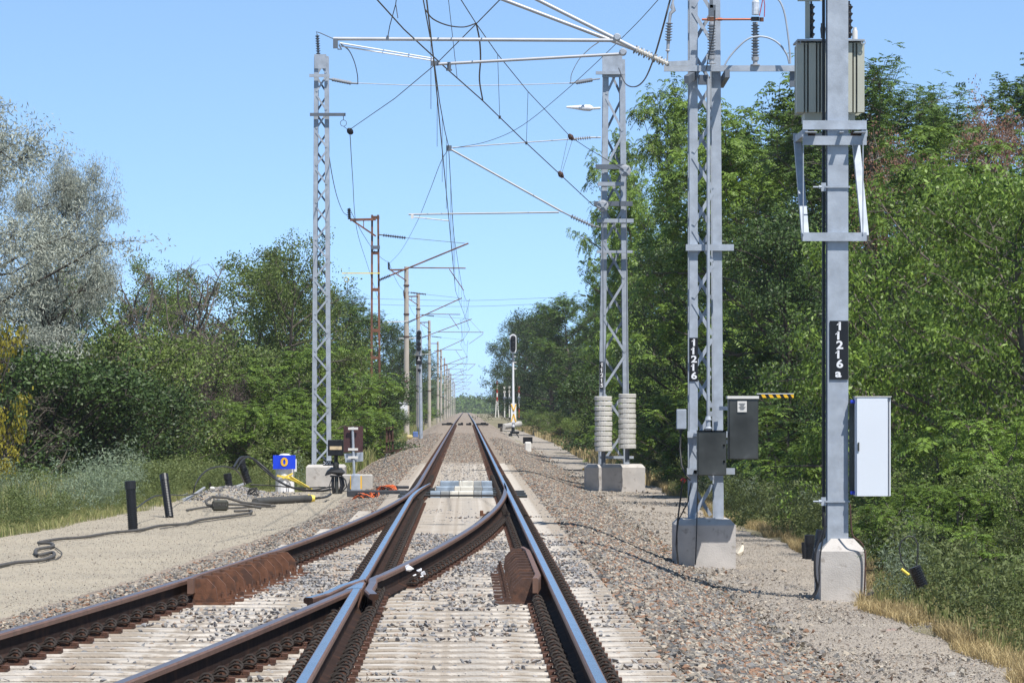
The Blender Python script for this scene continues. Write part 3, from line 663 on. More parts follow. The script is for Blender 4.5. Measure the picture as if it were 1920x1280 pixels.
mb = MB(); mb.box((b.x - .03, 52.86, c.z + .10), (.018, .014, .022)); mb.box((b.x - .03, 52.86, c.z - .10), (.018, .014, .022)); mb.box((c.x, 52.97, b.z + .006), (b.x - a.x + .01, .23, .008))
for zz in (a.z + .03, b.z - .05): mb.bar((a.x + .03, 53.07, zz), (a.x + .03, 53.98, zz), .04); mb.bar((b.x - .03, 53.07, zz), (b.x - .03, 53.98, zz), .04); build('latch', mb, GALV, t)
t, a, b, c = cabinet('control_box', 'larger dark stainless box with a paper notice and a striped arm on top', 'control box', 1366, 1422, 747, 861, 53.0, .22, STEEL_D)
mb = MB(); mb.box((c.x, 52.99, c.z), (b.x - a.x - .025, .008, b.z - a.z - .025)); build('door', mb, STEEL_D, t)
mb = MB(); mb.box(P(1391.5, 762, 52.975), (.115, .004, .135), 0); q = build('notice', mb, WHITE_O, t)
mb = MB()
for k in range(6): mb.box(P(1391.5, 756 + k * 2.2, 52.969), (.085 - .02 * (k % 3), .002, .004))
build('lettering', mb, GREYC, q)
mb = MB(); mb.box((c.x - .005, 53.11, b.z + .016), (b.x - a.x + .02, .28, .034)); build('roof', mb, WHITE_O, t)
mb = MB(); [mb.bar(P(1352, yy, 53.9), P(1370, yy, 53.22), .05, .05) for yy in (765, 828)]; build('bracket', mb, GALV, t)
t = thing('striped_arm', 'thin black and yellow striped arm sticking out above the weeds', 'barrier arm', P(1418, 741, 54.3))
mb = MB(); x0 = P(1419, 0, 54.3).x; x1 = P(1488, 0, 54.3).x; zc = P(0, 742, 54.3).z; n = 5; sw = (x1 - x0) / n; hz = .024
mb.box(((x0 + x1) / 2, 54.3, zc + hz + .004), (x1 - x0, .05, .008), 2)
for k in range(n):
    xa = x0 + k * sw; sk = .03
    for (p, q_, mi) in ((xa, xa + sw * .5, 1), (xa + sw * .5, xa + sw, 0)):
        lo = lambda v: min(x1, max(x0, v)); mb.add([(lo(p + sk), 54.28, zc - hz), (lo(q_ + sk), 54.28, zc - hz), (lo(q_), 54.28, zc + hz), (lo(p), 54.28, zc + hz), (lo(p + sk), 54.32, zc - hz), (lo(q_ + sk), 54.32, zc - hz), (lo(q_), 54.32, zc + hz), (lo(p), 54.32, zc + hz)], [(0, 1, 2, 3), (7, 6, 5, 4), (4, 5, 1, 0), (3, 2, 6, 7), (0, 3, 7, 4), (1, 5, 6, 2)], mi)
build('arm', mb, [YEL, BLACK, WHITE], t)
t, a, b, c = cabinet('junction_box', 'small light grey box on the outer edge of mast 11216', 'junction box', 1269, 1287, 767, 804, 53.9, .14, GALV)
mb = MB(); mb.tube([P(1277, 804, 53.97), P(1277, 808, 53.97)], .03, 8); build('gland', mb, BLACKP, t)
mb = MB(); mb.tube([P(1277, 806, 53.97), P(1275, 840, 53.95), P(1278, 872, 53.8), P(1286, 890, 53.6), P(1295, 900, 53.6)], .013, 6); solo('power_cable', mb, BLACKC, 'black cable curving down from the small grey box on mast 11216', 'cable', base=P(1277, 806, 53.97))
mb = MB(); mb.tube([P(1281, 900, 53.3), P(1279, 910, 53.35), P(1270, 980, 53.25), P(1268, 1020, 53.3), P(1272, 1056, 53.3)], .011, 6); mb.tube([P(1296, 905, 53.4), P(1290, 940, 53.4), P(1272, 975, 53.3), P(1269, 1000, 53.3), P(1270, 1050, 53.3)], .009, 6); mb.lathe(P(1279, 903, 53.4), P(1284, 897, 53.4), [(0, .03), (1, .03)], 8, 1)
solo('earth_cable', mb, [BLACKC, RED], 'thin black cables with a red clip hanging beside the foundation of mast 11216', 'cable', base=P(1270, 1056, 53.3))
mb = MB(); mb.tube([P(1308, 890, 53.5), P(1307, 960, 53.5), P(1306, 1000, 53.45), P(1304, 1058, 53.42)], .008, 6); solo('earth_cable', mb, BLACKC, 'black cable running straight down the front of the foundation of mast 11216', 'cable', base=P(1304, 1058, 53.45))
# switchgear on the beam
def post_ins(lab, x_, yb, yt, k, Y, r=.05):
    a = P(x_, yb, Y); b = P(x_, yt, Y); t = thing('insulator', lab, 'insulator', a)
    mb = MB(); L = b - a; mb.sheds(a + L * .2, b - L * .05, r * .55, r, k); build('sheds', mb, SILI, t)
    mb = MB(); mb.lathe(a, a + L * .2, [(0, .06), (.12, .06), (.15, .03), (.5, .03), (.6, .045), (1, .05)], 12); mb.lathe(b - L * .05, b, [(0, .035), (1, .035)], 10); build('fitting', mb, ALU, t); return t
post_ins('slim grey ribbed insulator standing on the beam in the open, under the copper bar end', 1416, 123, 42, 11, 53.9, .055)
post_ins('slim grey ribbed insulator standing on the beam in front of the lattice mast', 1334, 120, 42, 11, 53.8, .055)
t = thing('copper_bar', 'reddish copper contact bar lying across the tops of two ribbed insulators', 'contact bar', P(1375, 37, 53.8))
mb = MB(); mb.tube([P(1316, 37, 53.8), P(1420, 36.5, 53.8)], .014, 8); mb.tube([P(1346, 36.5, 53.8), P(1354, 36.5, 53.8)], .02, 8); build('bar', mb, COPPER, t)
mb = MB(); mb.box(P(1334, 36, 53.8), (.10, .05, .05)); mb.box(P(1416, 36, 53.8), (.10, .06, .05), 1); mb.box(P(1428, 37, 53.8), (.05, .05, .05)); build('clamp', mb, [RUST_O, BLACK], t)
mb = MB(); mb.box(P(1335, 20, 53.8), (.09, .03, .14)); mb.box(P(1334, 8, 53.8), (.04, .03, .10)); build('contact_head', mb, GALV_D, t)
mb = MB(); mb.lathe(P(1417, 28, 53.8), P(1417, -6, 53.8), [(0, .05), (.7, .048), (.85, .03), (1, .03)], 12); mb.tube([P(1424, 30, 53.7), P(1428, 10, 53.7), P(1431, -5, 53.7)], .006, 5, 1); mb.tube([P(1433, 32, 53.7), P(1434, 10, 53.7), P(1431, -8, 53.7)], .006, 5, 1); build('surge_counter', mb, [GLASS, RED], t)
t = thing('insulator', 'string of round disc insulators hanging above the outer end of the cross beam', 'insulator', P(1252, 118, 53.7))
mb = MB(); mb.sheds(P(1253, 78, 53.7), P(1255, 42, 53.7), .022, .048, 7, 14); build('sheds', mb, SILI, t)
mb = MB(); mb.tube([P(1251, 120, 53.7), P(1252, 97, 53.7)], .012, 6); mb.lathe(P(1252, 97, 53.7), P(1253, 78, 53.7), [(0, .02), (.1, .032), (.2, .02), (1, .022)], 8); mb.tube([P(1255, 42, 53.7), P(1257, 26, 53.7), P(1263, 20, 53.7), P(1261, 6, 53.7), P(1264, -6, 53.7)], [.018, .022, .03, .015, .012], 7); mb.tube([P(1261, 6, 53.7), P(1257, 14, 53.7), P(1263, 22, 53.7)], .008, 5); build('fitting', mb, ALU, t)
def cable(lab, pts, r, mat, Y=None, name='cable', smooth=6):
    p = [q if isinstance(q, Vector) else P(q[0], q[1], q[2] if len(q) > 2 else Y) for q in pts]
    if len(p) > 2 and smooth:                                # Catmull-Rom
        o = []; e = [p[0] * 2 - p[1]] + p + [p[-1] * 2 - p[-2]]
        for i in range(1, len(e) - 2):
            for k in range(smooth):
                t_ = k / smooth; a0, a1, a2, a3 = e[i - 1:i + 3]
                o.append(.5 * ((2 * a1) + (a2 - a0) * t_ + (2 * a0 - 5 * a1 + 4 * a2 - a3) * t_ ** 2 + (3 * a1 - a0 - 3 * a2 + a3) * t_ ** 3))
        p = o + [p[-1]]
    mb = MB(); mb.tube(p, r, 6); return solo(name, mb, mat, lab, 'cable', base=p[0])
cable('grey cable arching over the cross beam from the mast to its far end', [(1357, 126), (1366, 110), (1380, 93), (1400, 75), (1418, 69), (1440, 71), (1460, 82), (1475, 102), (1480, 120)], .013, GALV, 53.8)
cable('thick grey cable dropping from above to the far end of the cross beam', [(1452, -8), (1464, 6), (1472, 30), (1478, 70), (1481, 100), (1482, 120)], .013, GALV, 53.7)
cable('dark jumper cable sweeping from mast 11215 up past the string of disc insulators', [(1160, 128, 97), (1172, 156, 85), (1190, 163, 75), (1208, 150, 66), (1225, 112, 58), (1242, 55, 53.5), (1256, 2, 53), (1262, -20, 53)], .012, WIRE)
cable('thin dark strap hanging from the mast head onto the cross beam', [(1340, 20), (1338, 60), (1328, 110), (1324, 132)], .008, BLACKC, 53.6)
# ---- column 11216a
Y7 = 45.0; S7 = Y7 / FPX
CM = thing('steel_column', 'smooth grey steel column numbered 11216a standing on a tall concrete block', 'column', (P(1570, 0, Y7).x, Y7, g(4, 45)))
mb = MB(); block(mb, P(1580, 0, 45).x, 44.9, 45.75, .475, g(4, 45) - .25, -.02, .13); build('foundation', mb, CONC, CM)
mb = MB(); xa, xb = P(1551, 0, Y7).x, P(1590, 0, Y7).x; xc = (xa + xb) / 2; z0, z1 = -.05, 8.6
for yy in (45.08, 45.30): mb.box((xc + .01, yy, (z0 + z1) / 2), (xb - xa, .014, z1 - z0))
mb.box((xc, 45.19, (z0 + z1) / 2), (.012, .21, z1 - z0)); build('shaft', mb, GALV, CM)
mb = MB(); mb.box((xa - .022, 45.2, (z0 + z1) / 2), (.03, .04, z1 - z0 - .3)); mb.box((xb + .012, 45.25, .2), (.012, .03, .6)); build('black_strip', mb, BLACK, CM)  # tall black strip paints the shaded side face of the column
number_plate(CM, '11216a', P(1574, 0, Y7).x, 45.062, P(0, 601, Y7).z, .195, .62, .118, 1.0)
for yy in (350, 940):
    mb = MB(); zz = P(0, yy, Y7).z; mb.box((xc + .01, 45.06, zz), (xb - xa + .03, .012, .018)); mb.box((xc + .01, 45.33, zz), (xb - xa + .03, .012, .018)); mb.box((xa - .01, 45.19, zz), (.012, .28, .018)); mb.box((xb + .02, 45.19, zz), (.012, .28, .018))
    mb.box((xa - .03, 45.1, zz), (.05, .03, .09)); mb.tube([(xa - .14, 45.1, zz), (xa, 45.1, zz)], .010, 6); mb.lathe((xa - .08, 45.1, zz), (xa - .05, 45.1, zz), [(0, .02), (1, .02)], 8); build('clamp_band', mb, GALV, CM)
t, a, b, c = cabinet('equipment_cabinet', 'tall white cabinet fixed to the side of column 11216a', 'cabinet', 1604, 1670, 744, 930, 44.9, .26, CAB)
mb = MB(); mb.box((c.x - .01, 44.888, c.z), (b.x - a.x - .05, .012, b.z - a.z - .006)); build('door', mb, CAB, t)
mb = MB(); mb.box((b.x - .018, 44.892, c.z), (.006, .010, b.z - a.z - .02)); build('seal', mb, GREYC, t)
mb = MB(); mb.box((a.x + .03, 44.876, c.z), (.016, .016, .09)); build('lock', mb, STEEL_D, t)
mb = MB(); mb.box((c.x, 45.02, b.z + .004), (b.x - a.x + .015, .29, .008)); build('roof', mb, WHITE_O, t)
mb = MB(); mb.bar((a.x - .025, 45.05, a.z + .02), (a.x - .025, 45.05, b.z - .02), .045, .05); mb.bar((a.x - .05, 45.02, a.z + .04), (a.x - .05, 45.02, b.z - .04), .012, .02); build('bracket', mb, STEEL_D, t)
for zz in (a.z + .035, b.z - .05):
    mb = MB(); mb.bbox((a.x - .02, 44.98, zz), (.055, .04, .035), .006); build('end_cap', mb, BLUE_C, t)
cable('dark cable running down the edge of column 11216a and over its concrete block', [(1594, 945), (1596, 985), (1600, 1005), (1614, 1016), (1622, 1035), (1622, 1080), (1620, 1118)], .010, RUST, 44.85)
cable('black cable bundle hanging down the shaded side of the tall concrete block', [(1544, 960), (1546, 990), (1530, 1030), (1528, 1075), (1532, 1100), (1522, 1120)], .014, BLACKC, 44.8)
cable('second black cable looping beside the shaded side of the tall concrete block', [(1549, 985), (1541, 1020), (1536, 1060), (1536, 1090), (1530, 1112), (1520, 1122)], .009, BLACKC, 44.75)
# transformer and its platform
TR = thing('transformer', 'grey green pole transformer with ribbed sides and black bushings behind the column', 'transformer', (P(1556, 0, 45.8).x, 45.8, 4.3))
S8 = 45.75 / FPX; xa, xb = P(1497, 0, 45.6).x, P(1618, 0, 45.6).x; zt, zb = P(0, 78, 45.6).z, P(0, 213, 45.6).z; xm = (xa + xb) / 2
mb = MB(); mb.box((xm, 45.95, (zt + zb) / 2), (xb - xa - .18, .40, zt - zb)); mb.box((xm + .0, 45.9, zb - .03), (xb - xa - .15, .42, .10)); build('tank', mb, TRAFO, TR)
mb = MB()
for k in range(11):
    x = xa + .02 + (xb - xa - .04) * k / 10; mb.box((x, 45.68, (zt + zb) / 2), (.02 if k % 2 else .075, .10 if k % 2 else .14, zt - zb - .03))
for s_ in (-1, 1):
    for k in range(6): mb.box((xm + s_ * ((xb - xa) / 2 - .045), 45.76 + k * .075, (zt + zb) / 2), (.09, .01, zt - zb - .03))
    mb.box((xm + s_ * ((xb - xa) / 2 - .05), 45.70, (zt + zb) / 2 + .01), (.10, .01, zt - zb - .05))
build('cooling_fins', mb, TRAFO, TR)
mb = MB(); mb.box((xm, 45.86, zt + .012), (xb - xa + .03, .62, .018)); 
for xx in (xa + .0, xb - .0): mb.ring((xx, 45.56, zt - .015), .022, .006, 'y', 10)
build('lid', mb, GALV, TR)
for (x_, yt, k, r_) in ((1521, 8, 4, .042), (1543, 44, 1, .03), (1592, 8, 4, .042)):
    mb = MB(); mb.sheds(P(x_, 72, 45.8), P(x_, yt, 45.8), .024, r_, k + (1 if k > 1 else 0), 14); mb.tube([P(x_, yt, 45.8), P(x_, yt - 6, 45.8)], .012, 6); build('bushing', mb, PORC_D, TR)
mb = MB(); mb.box(P(1514, 38, 45.7), (.05, .02, .40)); mb.box(P(1520, 1, 45.7), (.28, .03, .02)); build('mounting_strip', mb, TRAFO, TR)
mb = MB(); mb.lathe(P(1603, 74, 45.7), P(1603, 52, 45.7), [(0, .03), (.75, .03), (.76, .02), (1, .02)], 10); build('filler_neck', mb, WHITE_O, TR)
PF = thing('platform_bracket', 'galvanised bracket frame clamped to the column and carrying the transformer', 'bracket frame', (P(1565, 0, 45).x, 45.0, 3.1))
def chan(x0, x1, y0, y1, Y, nm='channel'):
    mb = MB(); a = P(x0, (y0 + y1) / 2, Y); b = P(x1, (y0 + y1) / 2, Y); th = (y1 - y0) * Y / FPX
    mb.bar(a, b, .010, th); mb.bar(a + Vector((0, .035, th / 2 - .005)), b + Vector((0, .035, th / 2 - .005)), .07, .008); mb.bar(a + Vector((0, .035, -th / 2 + .005)), b + Vector((0, .035, -th / 2 + .005)), .07, .008); build(nm, mb, GALV, PF)
chan(1505, 1625, 226, 243, 45.03); chan(1505, 1625, 255, 272, 45.03); chan(1505, 1625, 436, 452, 45.03); chan(1487, 1606, 250, 262, 46.1)
for x0, x1 in ((1508, 1530), (1572, 1580), (1600, 1622)):
    mb = MB(); a = P(x0, 249, 45.06); b = P(x1, 249, 45.06); mb.bar(a, b, .3, .010, 0); mb.box((a + b) / 2 + Vector((0, .2, 0)), (b.x - a.x, .25, .05), 1); build('spacer', mb, [GALV, RUST], PF)
for x_, y_ in ((1506, 0), (1618, 0)):
    mb = MB(); mb.bar(P(x_ + 4, 446, 45.06), P(x_ + 4, 446, 45.06) * 0 + Vector((P(x_ + 4, 0, 45).x, 46.1, P(0, 262, 46.1).z)), .075, .085); mb.bar(Vector((P(x_ + 4, 0, 45).x, 45.05, P(0, 250, 45.05).z)), Vector((P(x_ + 4, 0, 45).x, 46.1, P(0, 250, 45.05).z)), .06, .07); build('strut', mb, GALV, PF)
    mb = MB(); mb.tube([P(x_ - 0, 262, 45.02), P(x_ - 0, 440, 45.02)], .007, 6); build('tie_rod', mb, GALV, PF)
# ================================================================ overhead line
def tubething(name, lab, cat, pts, r, mat, n=8):
    p = [P(*q) for q in pts]; mb = MB(); mb.tube(p, r, n); return solo(name, mb, mat, lab, cat, base=p[0])
# two big cantilever tubes of mast 11216
for (lab, a, b, c, i0) in (('thick grey tube slanting up from the cross beam, the upper of the two parallel ones', (985, -12, 53.4), (1192, 92, 53.4), (1252, 120, 53.5), 0), ('thick grey tube slanting up from the cross beam, the lower of the two parallel ones', (930, -6, 54.4), (1188, 92, 54.4), (1245, 117, 54.3), 1)):
    p0, p1, p2 = P(*a), P(*b), P(*c); t = thing('cantilever_tube', lab, 'cantilever', p2)
    mb = MB(); mb.tube([p0, p1], .026, 10); build('tube', mb, ALU, t)
    mb = MB(); mb.sheds(p1, p2, .022, .05 if i0 == 0 else .06, 12, 10, alt=.7); build('insulator', mb, SILI if i0 else CONC_W, t)
    if i0 == 0: mb = MB(); mb.bar(p2, P(1294, 118, 53.8), .05, .06); build('clevis', mb, GALV, t)
    f = P(1157, 70, 53.4) if i0 == 0 else P(1168, 98, 54.4); mb = MB(); mb.lathe(f - Vector((0, .05, 0)), f + Vector((0, .05, 0)), [(0, .035), (.3, .05), (.7, .05), (1, .035)], 10); build('joint', mb, GALV, t)
t = thing('registration_tube', 'long horizontal grey tube near the top, crossing above the whole track', 'registration arm', P(1157, 74, 53.4))
mb = MB(); mb.tube([P(625, 73, 53.4), P(1155, 76, 53.4)], .024, 10); build('tube', mb, ALU, t)
mb = MB(); mb.tube([P(637, 81, 53.4), P(812, 110, 53.4)], .010, 6); mb.tube([P(640, 87, 53.45), P(812, 114, 53.45)], .010, 6); build('steady_arm', mb, WHITE, t)
mb = MB(); mb.box(P(629, 82, 53.4), (.06, .05, .12)); mb.tube([P(636, 84, 53.4), P(640, 93, 53.4), P(633, 92, 53.4)], .012, 6); mb.box(P(727, 72, 53.4), (.03, .05, .06)); build('clamp', mb, GALV_D, t)
mb = MB(); mb.tube([P(727, 70, 53.4), P(731, 48, 53.4), P(742, 8, 53.3), P(746, 34, 52.4)], .006, 5); mb.tube([P(742, 8, 53.3), P(744, -8, 53.2)], .006, 5); build('dropper', mb, WIRE, t)
t = thing('registration_tube', 'second thinner horizontal tube just under the long one, ending above the track', 'registration arm', P(1170, 103, 54.4))
mb = MB(); mb.tube([P(812, 121, 54.4), P(1172, 101, 54.4)], .020, 10); build('tube', mb, ALU, t)
mb = MB(); mb.lathe(P(842, 117, 54.4), P(842, 133, 54.4), [(0, .03), (.8, .025), (.81, .04), (1, .04)], 10); mb.box(P(815, 119, 54.4), (.09, .06, .06)); build('clamp', mb, GALV_D, t)
# cantilever of mast 11215
t = thing('cantilever', 'cantilever with a slanting strut reaching from mast 11215 to the contact wire', 'cantilever', P(1120, 425, 97.5))
mb = MB(); mb.tube([P(838, 276, 97.3), P(1054, 397, 97.5)], .024, 8); build('strut', mb, ALU, t)
mb = MB(); mb.sheds(P(1070, 405, 97.5), P(1112, 424, 97.5), .024, .06, 9, 10); mb.tube([P(1050, 395, 97.5), P(1070, 405, 97.5)], .02, 6); mb.tube([P(1110, 423, 97.5), P(1124, 426, 97.6)], .025, 6); build('insulator', mb, SILI, t)
mb = MB(); mb.tube([P(848, 277, 97.3), P(1072, 261, 97.5)], .014, 6); mb.sheds(P(1074, 261, 97.5), P(1108, 258, 97.5), .016, .05, 8, 10); mb.tube([P(1106, 258, 97.5), P(1126, 258, 97.6)], .02, 6); build('top_stay', mb, ALU, t)
mb = MB(); mb.tube([P(766, 402, 97.3), P(1048, 398, 97.3)], .020, 8); build('registration_tube', mb, ALU, t)
mb = MB(); mb.tube([P(776, 407, 97.3), P(842, 414, 97.3)], .014, 6); mb.box(P(773, 406, 97.3), (.06, .05, .1)); build('steady_arm', mb, WHITE_O, t)
mb = MB(); mb.lathe(P(842, 273, 97.3), P(842, 283, 97.3), [(0, .06), (1, .06)], 8); build('joint', mb, GALV_D, t)
# cross span between the two masts
t = thing('cross_span', 'thin bright wire strung between the tops of the two opposite lattice masts', 'span wire', P(870, 158, 97))
mb = MB(); mb.tube([P(668, 156, 97), P(760, 160, 97), P(870, 161, 97), P(980, 159, 97), P(1072, 156, 97)], .010, 6); build('wire', mb, WIRE_L, t)
mb = MB(); mb.sheds(P(622, 149, 96.4), P(658, 156, 97), .018, .045, 8, 10); mb.tube([P(610, 147, 96.2), P(622, 149, 96.4)], .02, 6); mb.tube([P(656, 156, 97), P(672, 157, 97)], .022, 6); build('insulator', mb, SILI, t)
mb = MB(); mb.sheds(P(1080, 155, 97), P(1110, 150, 97.4), .018, .05, 8, 10); mb.tube([P(1068, 156, 97), P(1082, 155, 97)], .022, 6); mb.tube([P(1108, 150, 97.4), P(1124, 148, 97.7)], .02, 6); build('insulator', mb, SILI, t)
cable('curved jumper cable hanging from the end of the long tube to the bright span wire', [(640, 84, 60), (655, 96, 75), (665, 118, 90), (670, 140, 96), (671, 155, 97)], .010, WIRE)
cable('pale curved jumper cable from the span wire up to the tube joint at mast 11215', [(1070, 153, 97), (1072, 138, 95), (1085, 113, 85), (1105, 92, 70), (1123, 79, 60)], .008, WIRE_L)
# main contact and messenger wires
CW = [P(790, -20, 42), P(797, 2, 43.4), P(813, 114, 53.4), P(822, 190, 60), P(842, 415, 97.3)]
CW = [P(797, -25, 42), P(813, 112, 53.4), P(842, 414, 97.3)]
MW = [P(789, -25, 54), P(812, 100, 64), P(824, 190, 75), P(834, 245, 88), P(841, 274, 97.3)]
masts = [97.3, 157, 238, 297, 388, 508, 574, 670, 815]
def ms(i): return .30 * (-1) ** i
cp = list(CW); mp = [MW[-1]]; drops = []
for i in range(1, len(masts)):
    a, b = masts[i - 1], masts[i]; xa = CW[-1].x if i == 1 else ms(i - 1) - .07; xb = ms(i) - .07; dz = -1.2e-3 * max(0, b - 330)
    for k in range(1, 7):
        t_ = k / 6; yy = a + (b - a) * t_; xx = xa + (xb - xa) * t_; z0 = -1.2e-3 * max(0, yy - 330)
        zm = (7.25 if i > 1 else 7.2) - 1.0 * 4 * t_ * (1 - t_) * ((b - a) / 80) ** 2 * .8
        mp.append(Vector((xx, yy, zm + z0))); cp.append(Vector((xx, yy, 5.55 + z0)))
        if k < 6 and yy < 420: drops.append((xx, yy, zm + z0, 5.55 + z0))
t = thing('contact_line', 'contact wire with its messenger wire and droppers running along above the track', 'overhead line', (0, 60, 5.6))
mb = MB(); mb.tube(cp, .0085, 6); build('contact_wire', mb, WIRE, t)
mb = MB(); mb.tube(MW, .0085, 6); mb.tube(mp, .0085, 6); build('messenger_wire', mb, WIRE, t)
for f in (.2, .4, .62, .85):
    i = f * 3.999; k = int(i); a = MW[min(k, 3)].lerp(MW[min(k, 3) + 1], i - k); s_ = min(1, (a.y - CW[-2].y) / (CW[-1].y - CW[-2].y)); b = CW[-2].lerp(CW[-1], s_); drops.append((a.x, a.y, a.z, b.z))
for (xx, yy, za, zb) in drops:
    mb = MB(); mb.tube([(xx, yy, za), (xx, yy, zb)], .004, 4); build('dropper', mb, WIRE, t)
# wires anchored on mast 11215
t = thing('anchored_wire', 'dark wire crossing from the top of the picture down to the lower tension wheel', 'overhead wire', P(1130, 400, 97.5))
W1 = [(700, -8, 48), (757, 55, 52), (835, 127, 58), (905, 189, 64), (980, 262, 74), (1050, 327, 84), (1112, 385, 95), (1128, 392, 97.5)]
mb = MB(); mb.tube([P(*q) for q in W1], .009, 6); build('wire', mb, WIRE, t)
mb = MB(); c = P(1051, 327, 84); mb.lathe(c + Vector((-.04, -.03, .05)), c + Vector((.05, 0, -.06)), [(0, .03), (.5, .06), (1, .03)], 8); build('clamp', mb, RUST, t)
t = thing('anchored_wire', 'thin dark messenger wire slanting down to the upper tension wheel', 'overhead wire', P(1170, 320, 97.5))
W2 = [(858, -10, 52), (893, 45, 57), (933, 102, 64), (990, 172, 74), (1070, 257, 86), (1100, 277, 92), (1168, 318, 97.5)]
mb = MB(); mb.tube([P(*q) for q in W2], .007, 6); build('wire', mb, WIRE, t)
mb = MB(); c = P(1070, 257, 86); mb.lathe(c + Vector((-.04, -.03, .05)), c + Vector((.05, 0, -.06)), [(0, .03), (.5, .06), (1, .03)], 8); build('clamp', mb, RUST, t)
def interp(W, x):
    for a, b in zip(W[:-1], W[1:]):
        if a[0] <= x <= b[0]: k = (x - a[0]) / (b[0] - a[0]); return P(x, a[1] + (b[1] - a[1]) * k, a[2] + (b[2] - a[2]) * k)
for a, b in ((933, 937), (990, 987), (1066, 1050), (1074, 1052)):
    p, q = interp(W2, a), interp(W1, b); mb = MB(); mb.tube([p, q], .004, 4); mb.box(q, (.04, .04, .05)); build('dropper', mb, WIRE, t)
cable('long thin dropper hanging straight down from above onto the anchored wire', [(840, -8, 54), (857, 145, 58)], .004, WIRE)
cable('dark bent connecting cable hanging between the two anchored wires', [(893, 45, 57), (899, 75, 58), (901, 110, 59), (899, 150, 61), (905, 188, 64)], .011, WIRE)
cable('sagging loop of cable between the contact line and the wire crossing', [(797, 18, 50), (812, 36, 52), (840, 48, 54), (870, 51, 56), (893, 44, 57)], .009, WIRE)
cable('wire running from the top edge through the wire crossing down to the black pulley', [(945, -8, 50), (893, 45, 57), (820, 118, 68), (740, 185, 82), (656, 243, 95.7)], .0075, WIRE, smooth=0)
cable('thin wire curving across from the upper corner to the top stay clamp', [(1245, -12, 60), (1180, 58, 68), (1072, 160, 80), (980, 235, 90), (915, 265, 95), (850, 278, 97)], .006, WIRE)
mb = MB(); c = P(656, 246, 95.7); mb.lathe(c + Vector((-.05, -.04, .05)), c + Vector((.06, 0, -.06)), [(0, .03), (.3, .07), (.7, .07), (1, .03)], 8); mb.tube([P(644, 237, 95.7), c], .006, 5)
solo('pulley', mb, BLACK, 'small black pulley hanging below the ring of the dark cross arm', 'pulley', base=c)
cable('dark cable dropping from the black pulley past the rusty mast arm', [(656, 246, 95.7), (661, 330, 120), (669, 430, 150), (690, 500, 200), (712, 570, 230)], .009, WIRE)
cable('cable sagging from the slim lattice mast to the dark insulator of the rusty mast', [(614, 240, 96), (618, 300, 110), (630, 362, 130), (642, 395, 150), (651, 404, 156)], .011, WIRE)
cable('sagging wire rising from the concrete mast insulator to the cantilever joint', [(732, 492, 236), (752, 470, 200), (780, 420, 150), (805, 360, 120), (826, 305, 104), (842, 278, 97.5)], .008, WIRE)
cable('power line far away crossing the sky above the track, the upper one', [(640, 558, 520), (780, 562, 520), (900, 563, 520), (1100, 555, 520)], .022, WIRE)
cable('power line far away crossing the sky above the track, the lower one', [(640, 568, 520), (780, 573, 520), (900, 574, 520), (1100, 566, 520)], .022, WIRE)

# ---- old masts along the far track
def cantilever(root, px, Y, zt, stag, mat, arm=True):
    x = px
    mb = MB(); a = Vector((x + .12, Y - .1, 5.95)); b = Vector((stag - .07 + .05, Y - .1, 7.25)); d = b - a
    mb.tube([a + d * .12, b + d * .04], .032, 6); build('strut', mb, mat, root)
    mb = MB(); mb.sheds(a, a + d * .13, .025, .07, 7, 8); build('insulator', mb, PORC, root)
    mb = MB(); mb.sheds((x + .25, Y - .1, 7.6), (x + 1.1, Y - .1, 7.5), .022, .065, 10, 8); build('insulator', mb, PORC, root)
    mb = MB(); mb.tube([(x + .1, Y - .1, 7.62), (x + .25, Y - .1, 7.6)], .025, 6); mb.tube([(x + 1.1, Y - .1, 7.5), (b.x, Y - .1, 7.3)], .009, 4); build('top_stay', mb, WIRE, root)
    e = stag > 0; x2 = 1.25 if e else stag + .0; m_ = a + d * .35
    mb = MB(); mb.tube([m_, (x2, Y - .1, m_.z - .02)], .024, 6); build('registration_tube', mb, mat, root)
    mb = MB(); mb.tube([(x2 - .05, Y - .1, m_.z - .03), (x2 - .05, Y - .1, m_.z - .16), (stag - .07, Y - .1, 5.57)] if e else [(x2 - .6, Y - .1, m_.z - .05), (stag - .07, Y - .1, 5.57)], .018, 6)
    if e: mb.tube([(x2 - .2, Y - .1, m_.z), (b.x, Y - .1, 7.25)], .008, 4)
    build('steady_arm', mb, mat, root)
    if arm:
        z1 = zt - .12; mb = MB(); mb.bar((x, Y - .12, z1), (x - .95, Y - .12, z1 - .02), .08, .09); mb.bar((x, Y - .12, z1 - .62), (x - .85, Y - .12, z1 - .05), .05, .06); mb.bar((x - .45, Y - .12, z1), (x - .45, Y - .12, z1 - .33), .03); build('feeder_arm', mb, mat, root)
        mb = MB(); mb.sheds((x - .97, Y - .12, z1), (x - .99, Y - .12, z1 + .40), .045, .085, 6, 8); build('insulator', mb, PORC_D, root)
zf = lambda y: -1.2e-3 * max(0, y - 330)
x, Y = -3.3, 157.
t = thing('lattice_mast', 'old rusty ladder-like mast rising out of the green bushes', 'mast', (x, Y, g(x, Y)))
for s_ in (-1, 1):
    mb = MB(); mb.bar((x + s_ * .17, Y, g(x, Y) - .3), (x + s_ * .11 - .03, Y, 8.35), .075, .10, up=(0, 1, 0)); build('leg', mb, RUST_M, t)
mb = MB(); z = .2
for z in (.6, 1.9, 3.1, 4.1, 5.6, 6.95, 8.25): mb = MB(); mb.box((x - .02, Y, z), (.30, .08, .12)); build('batten', mb, RUST_M, t)
mb = MB()
mb.box((x - .02, Y - .08, 7.15), (.34, .05, .13), 1); build('batten', mb, [RUST_M, GALV_D], t)
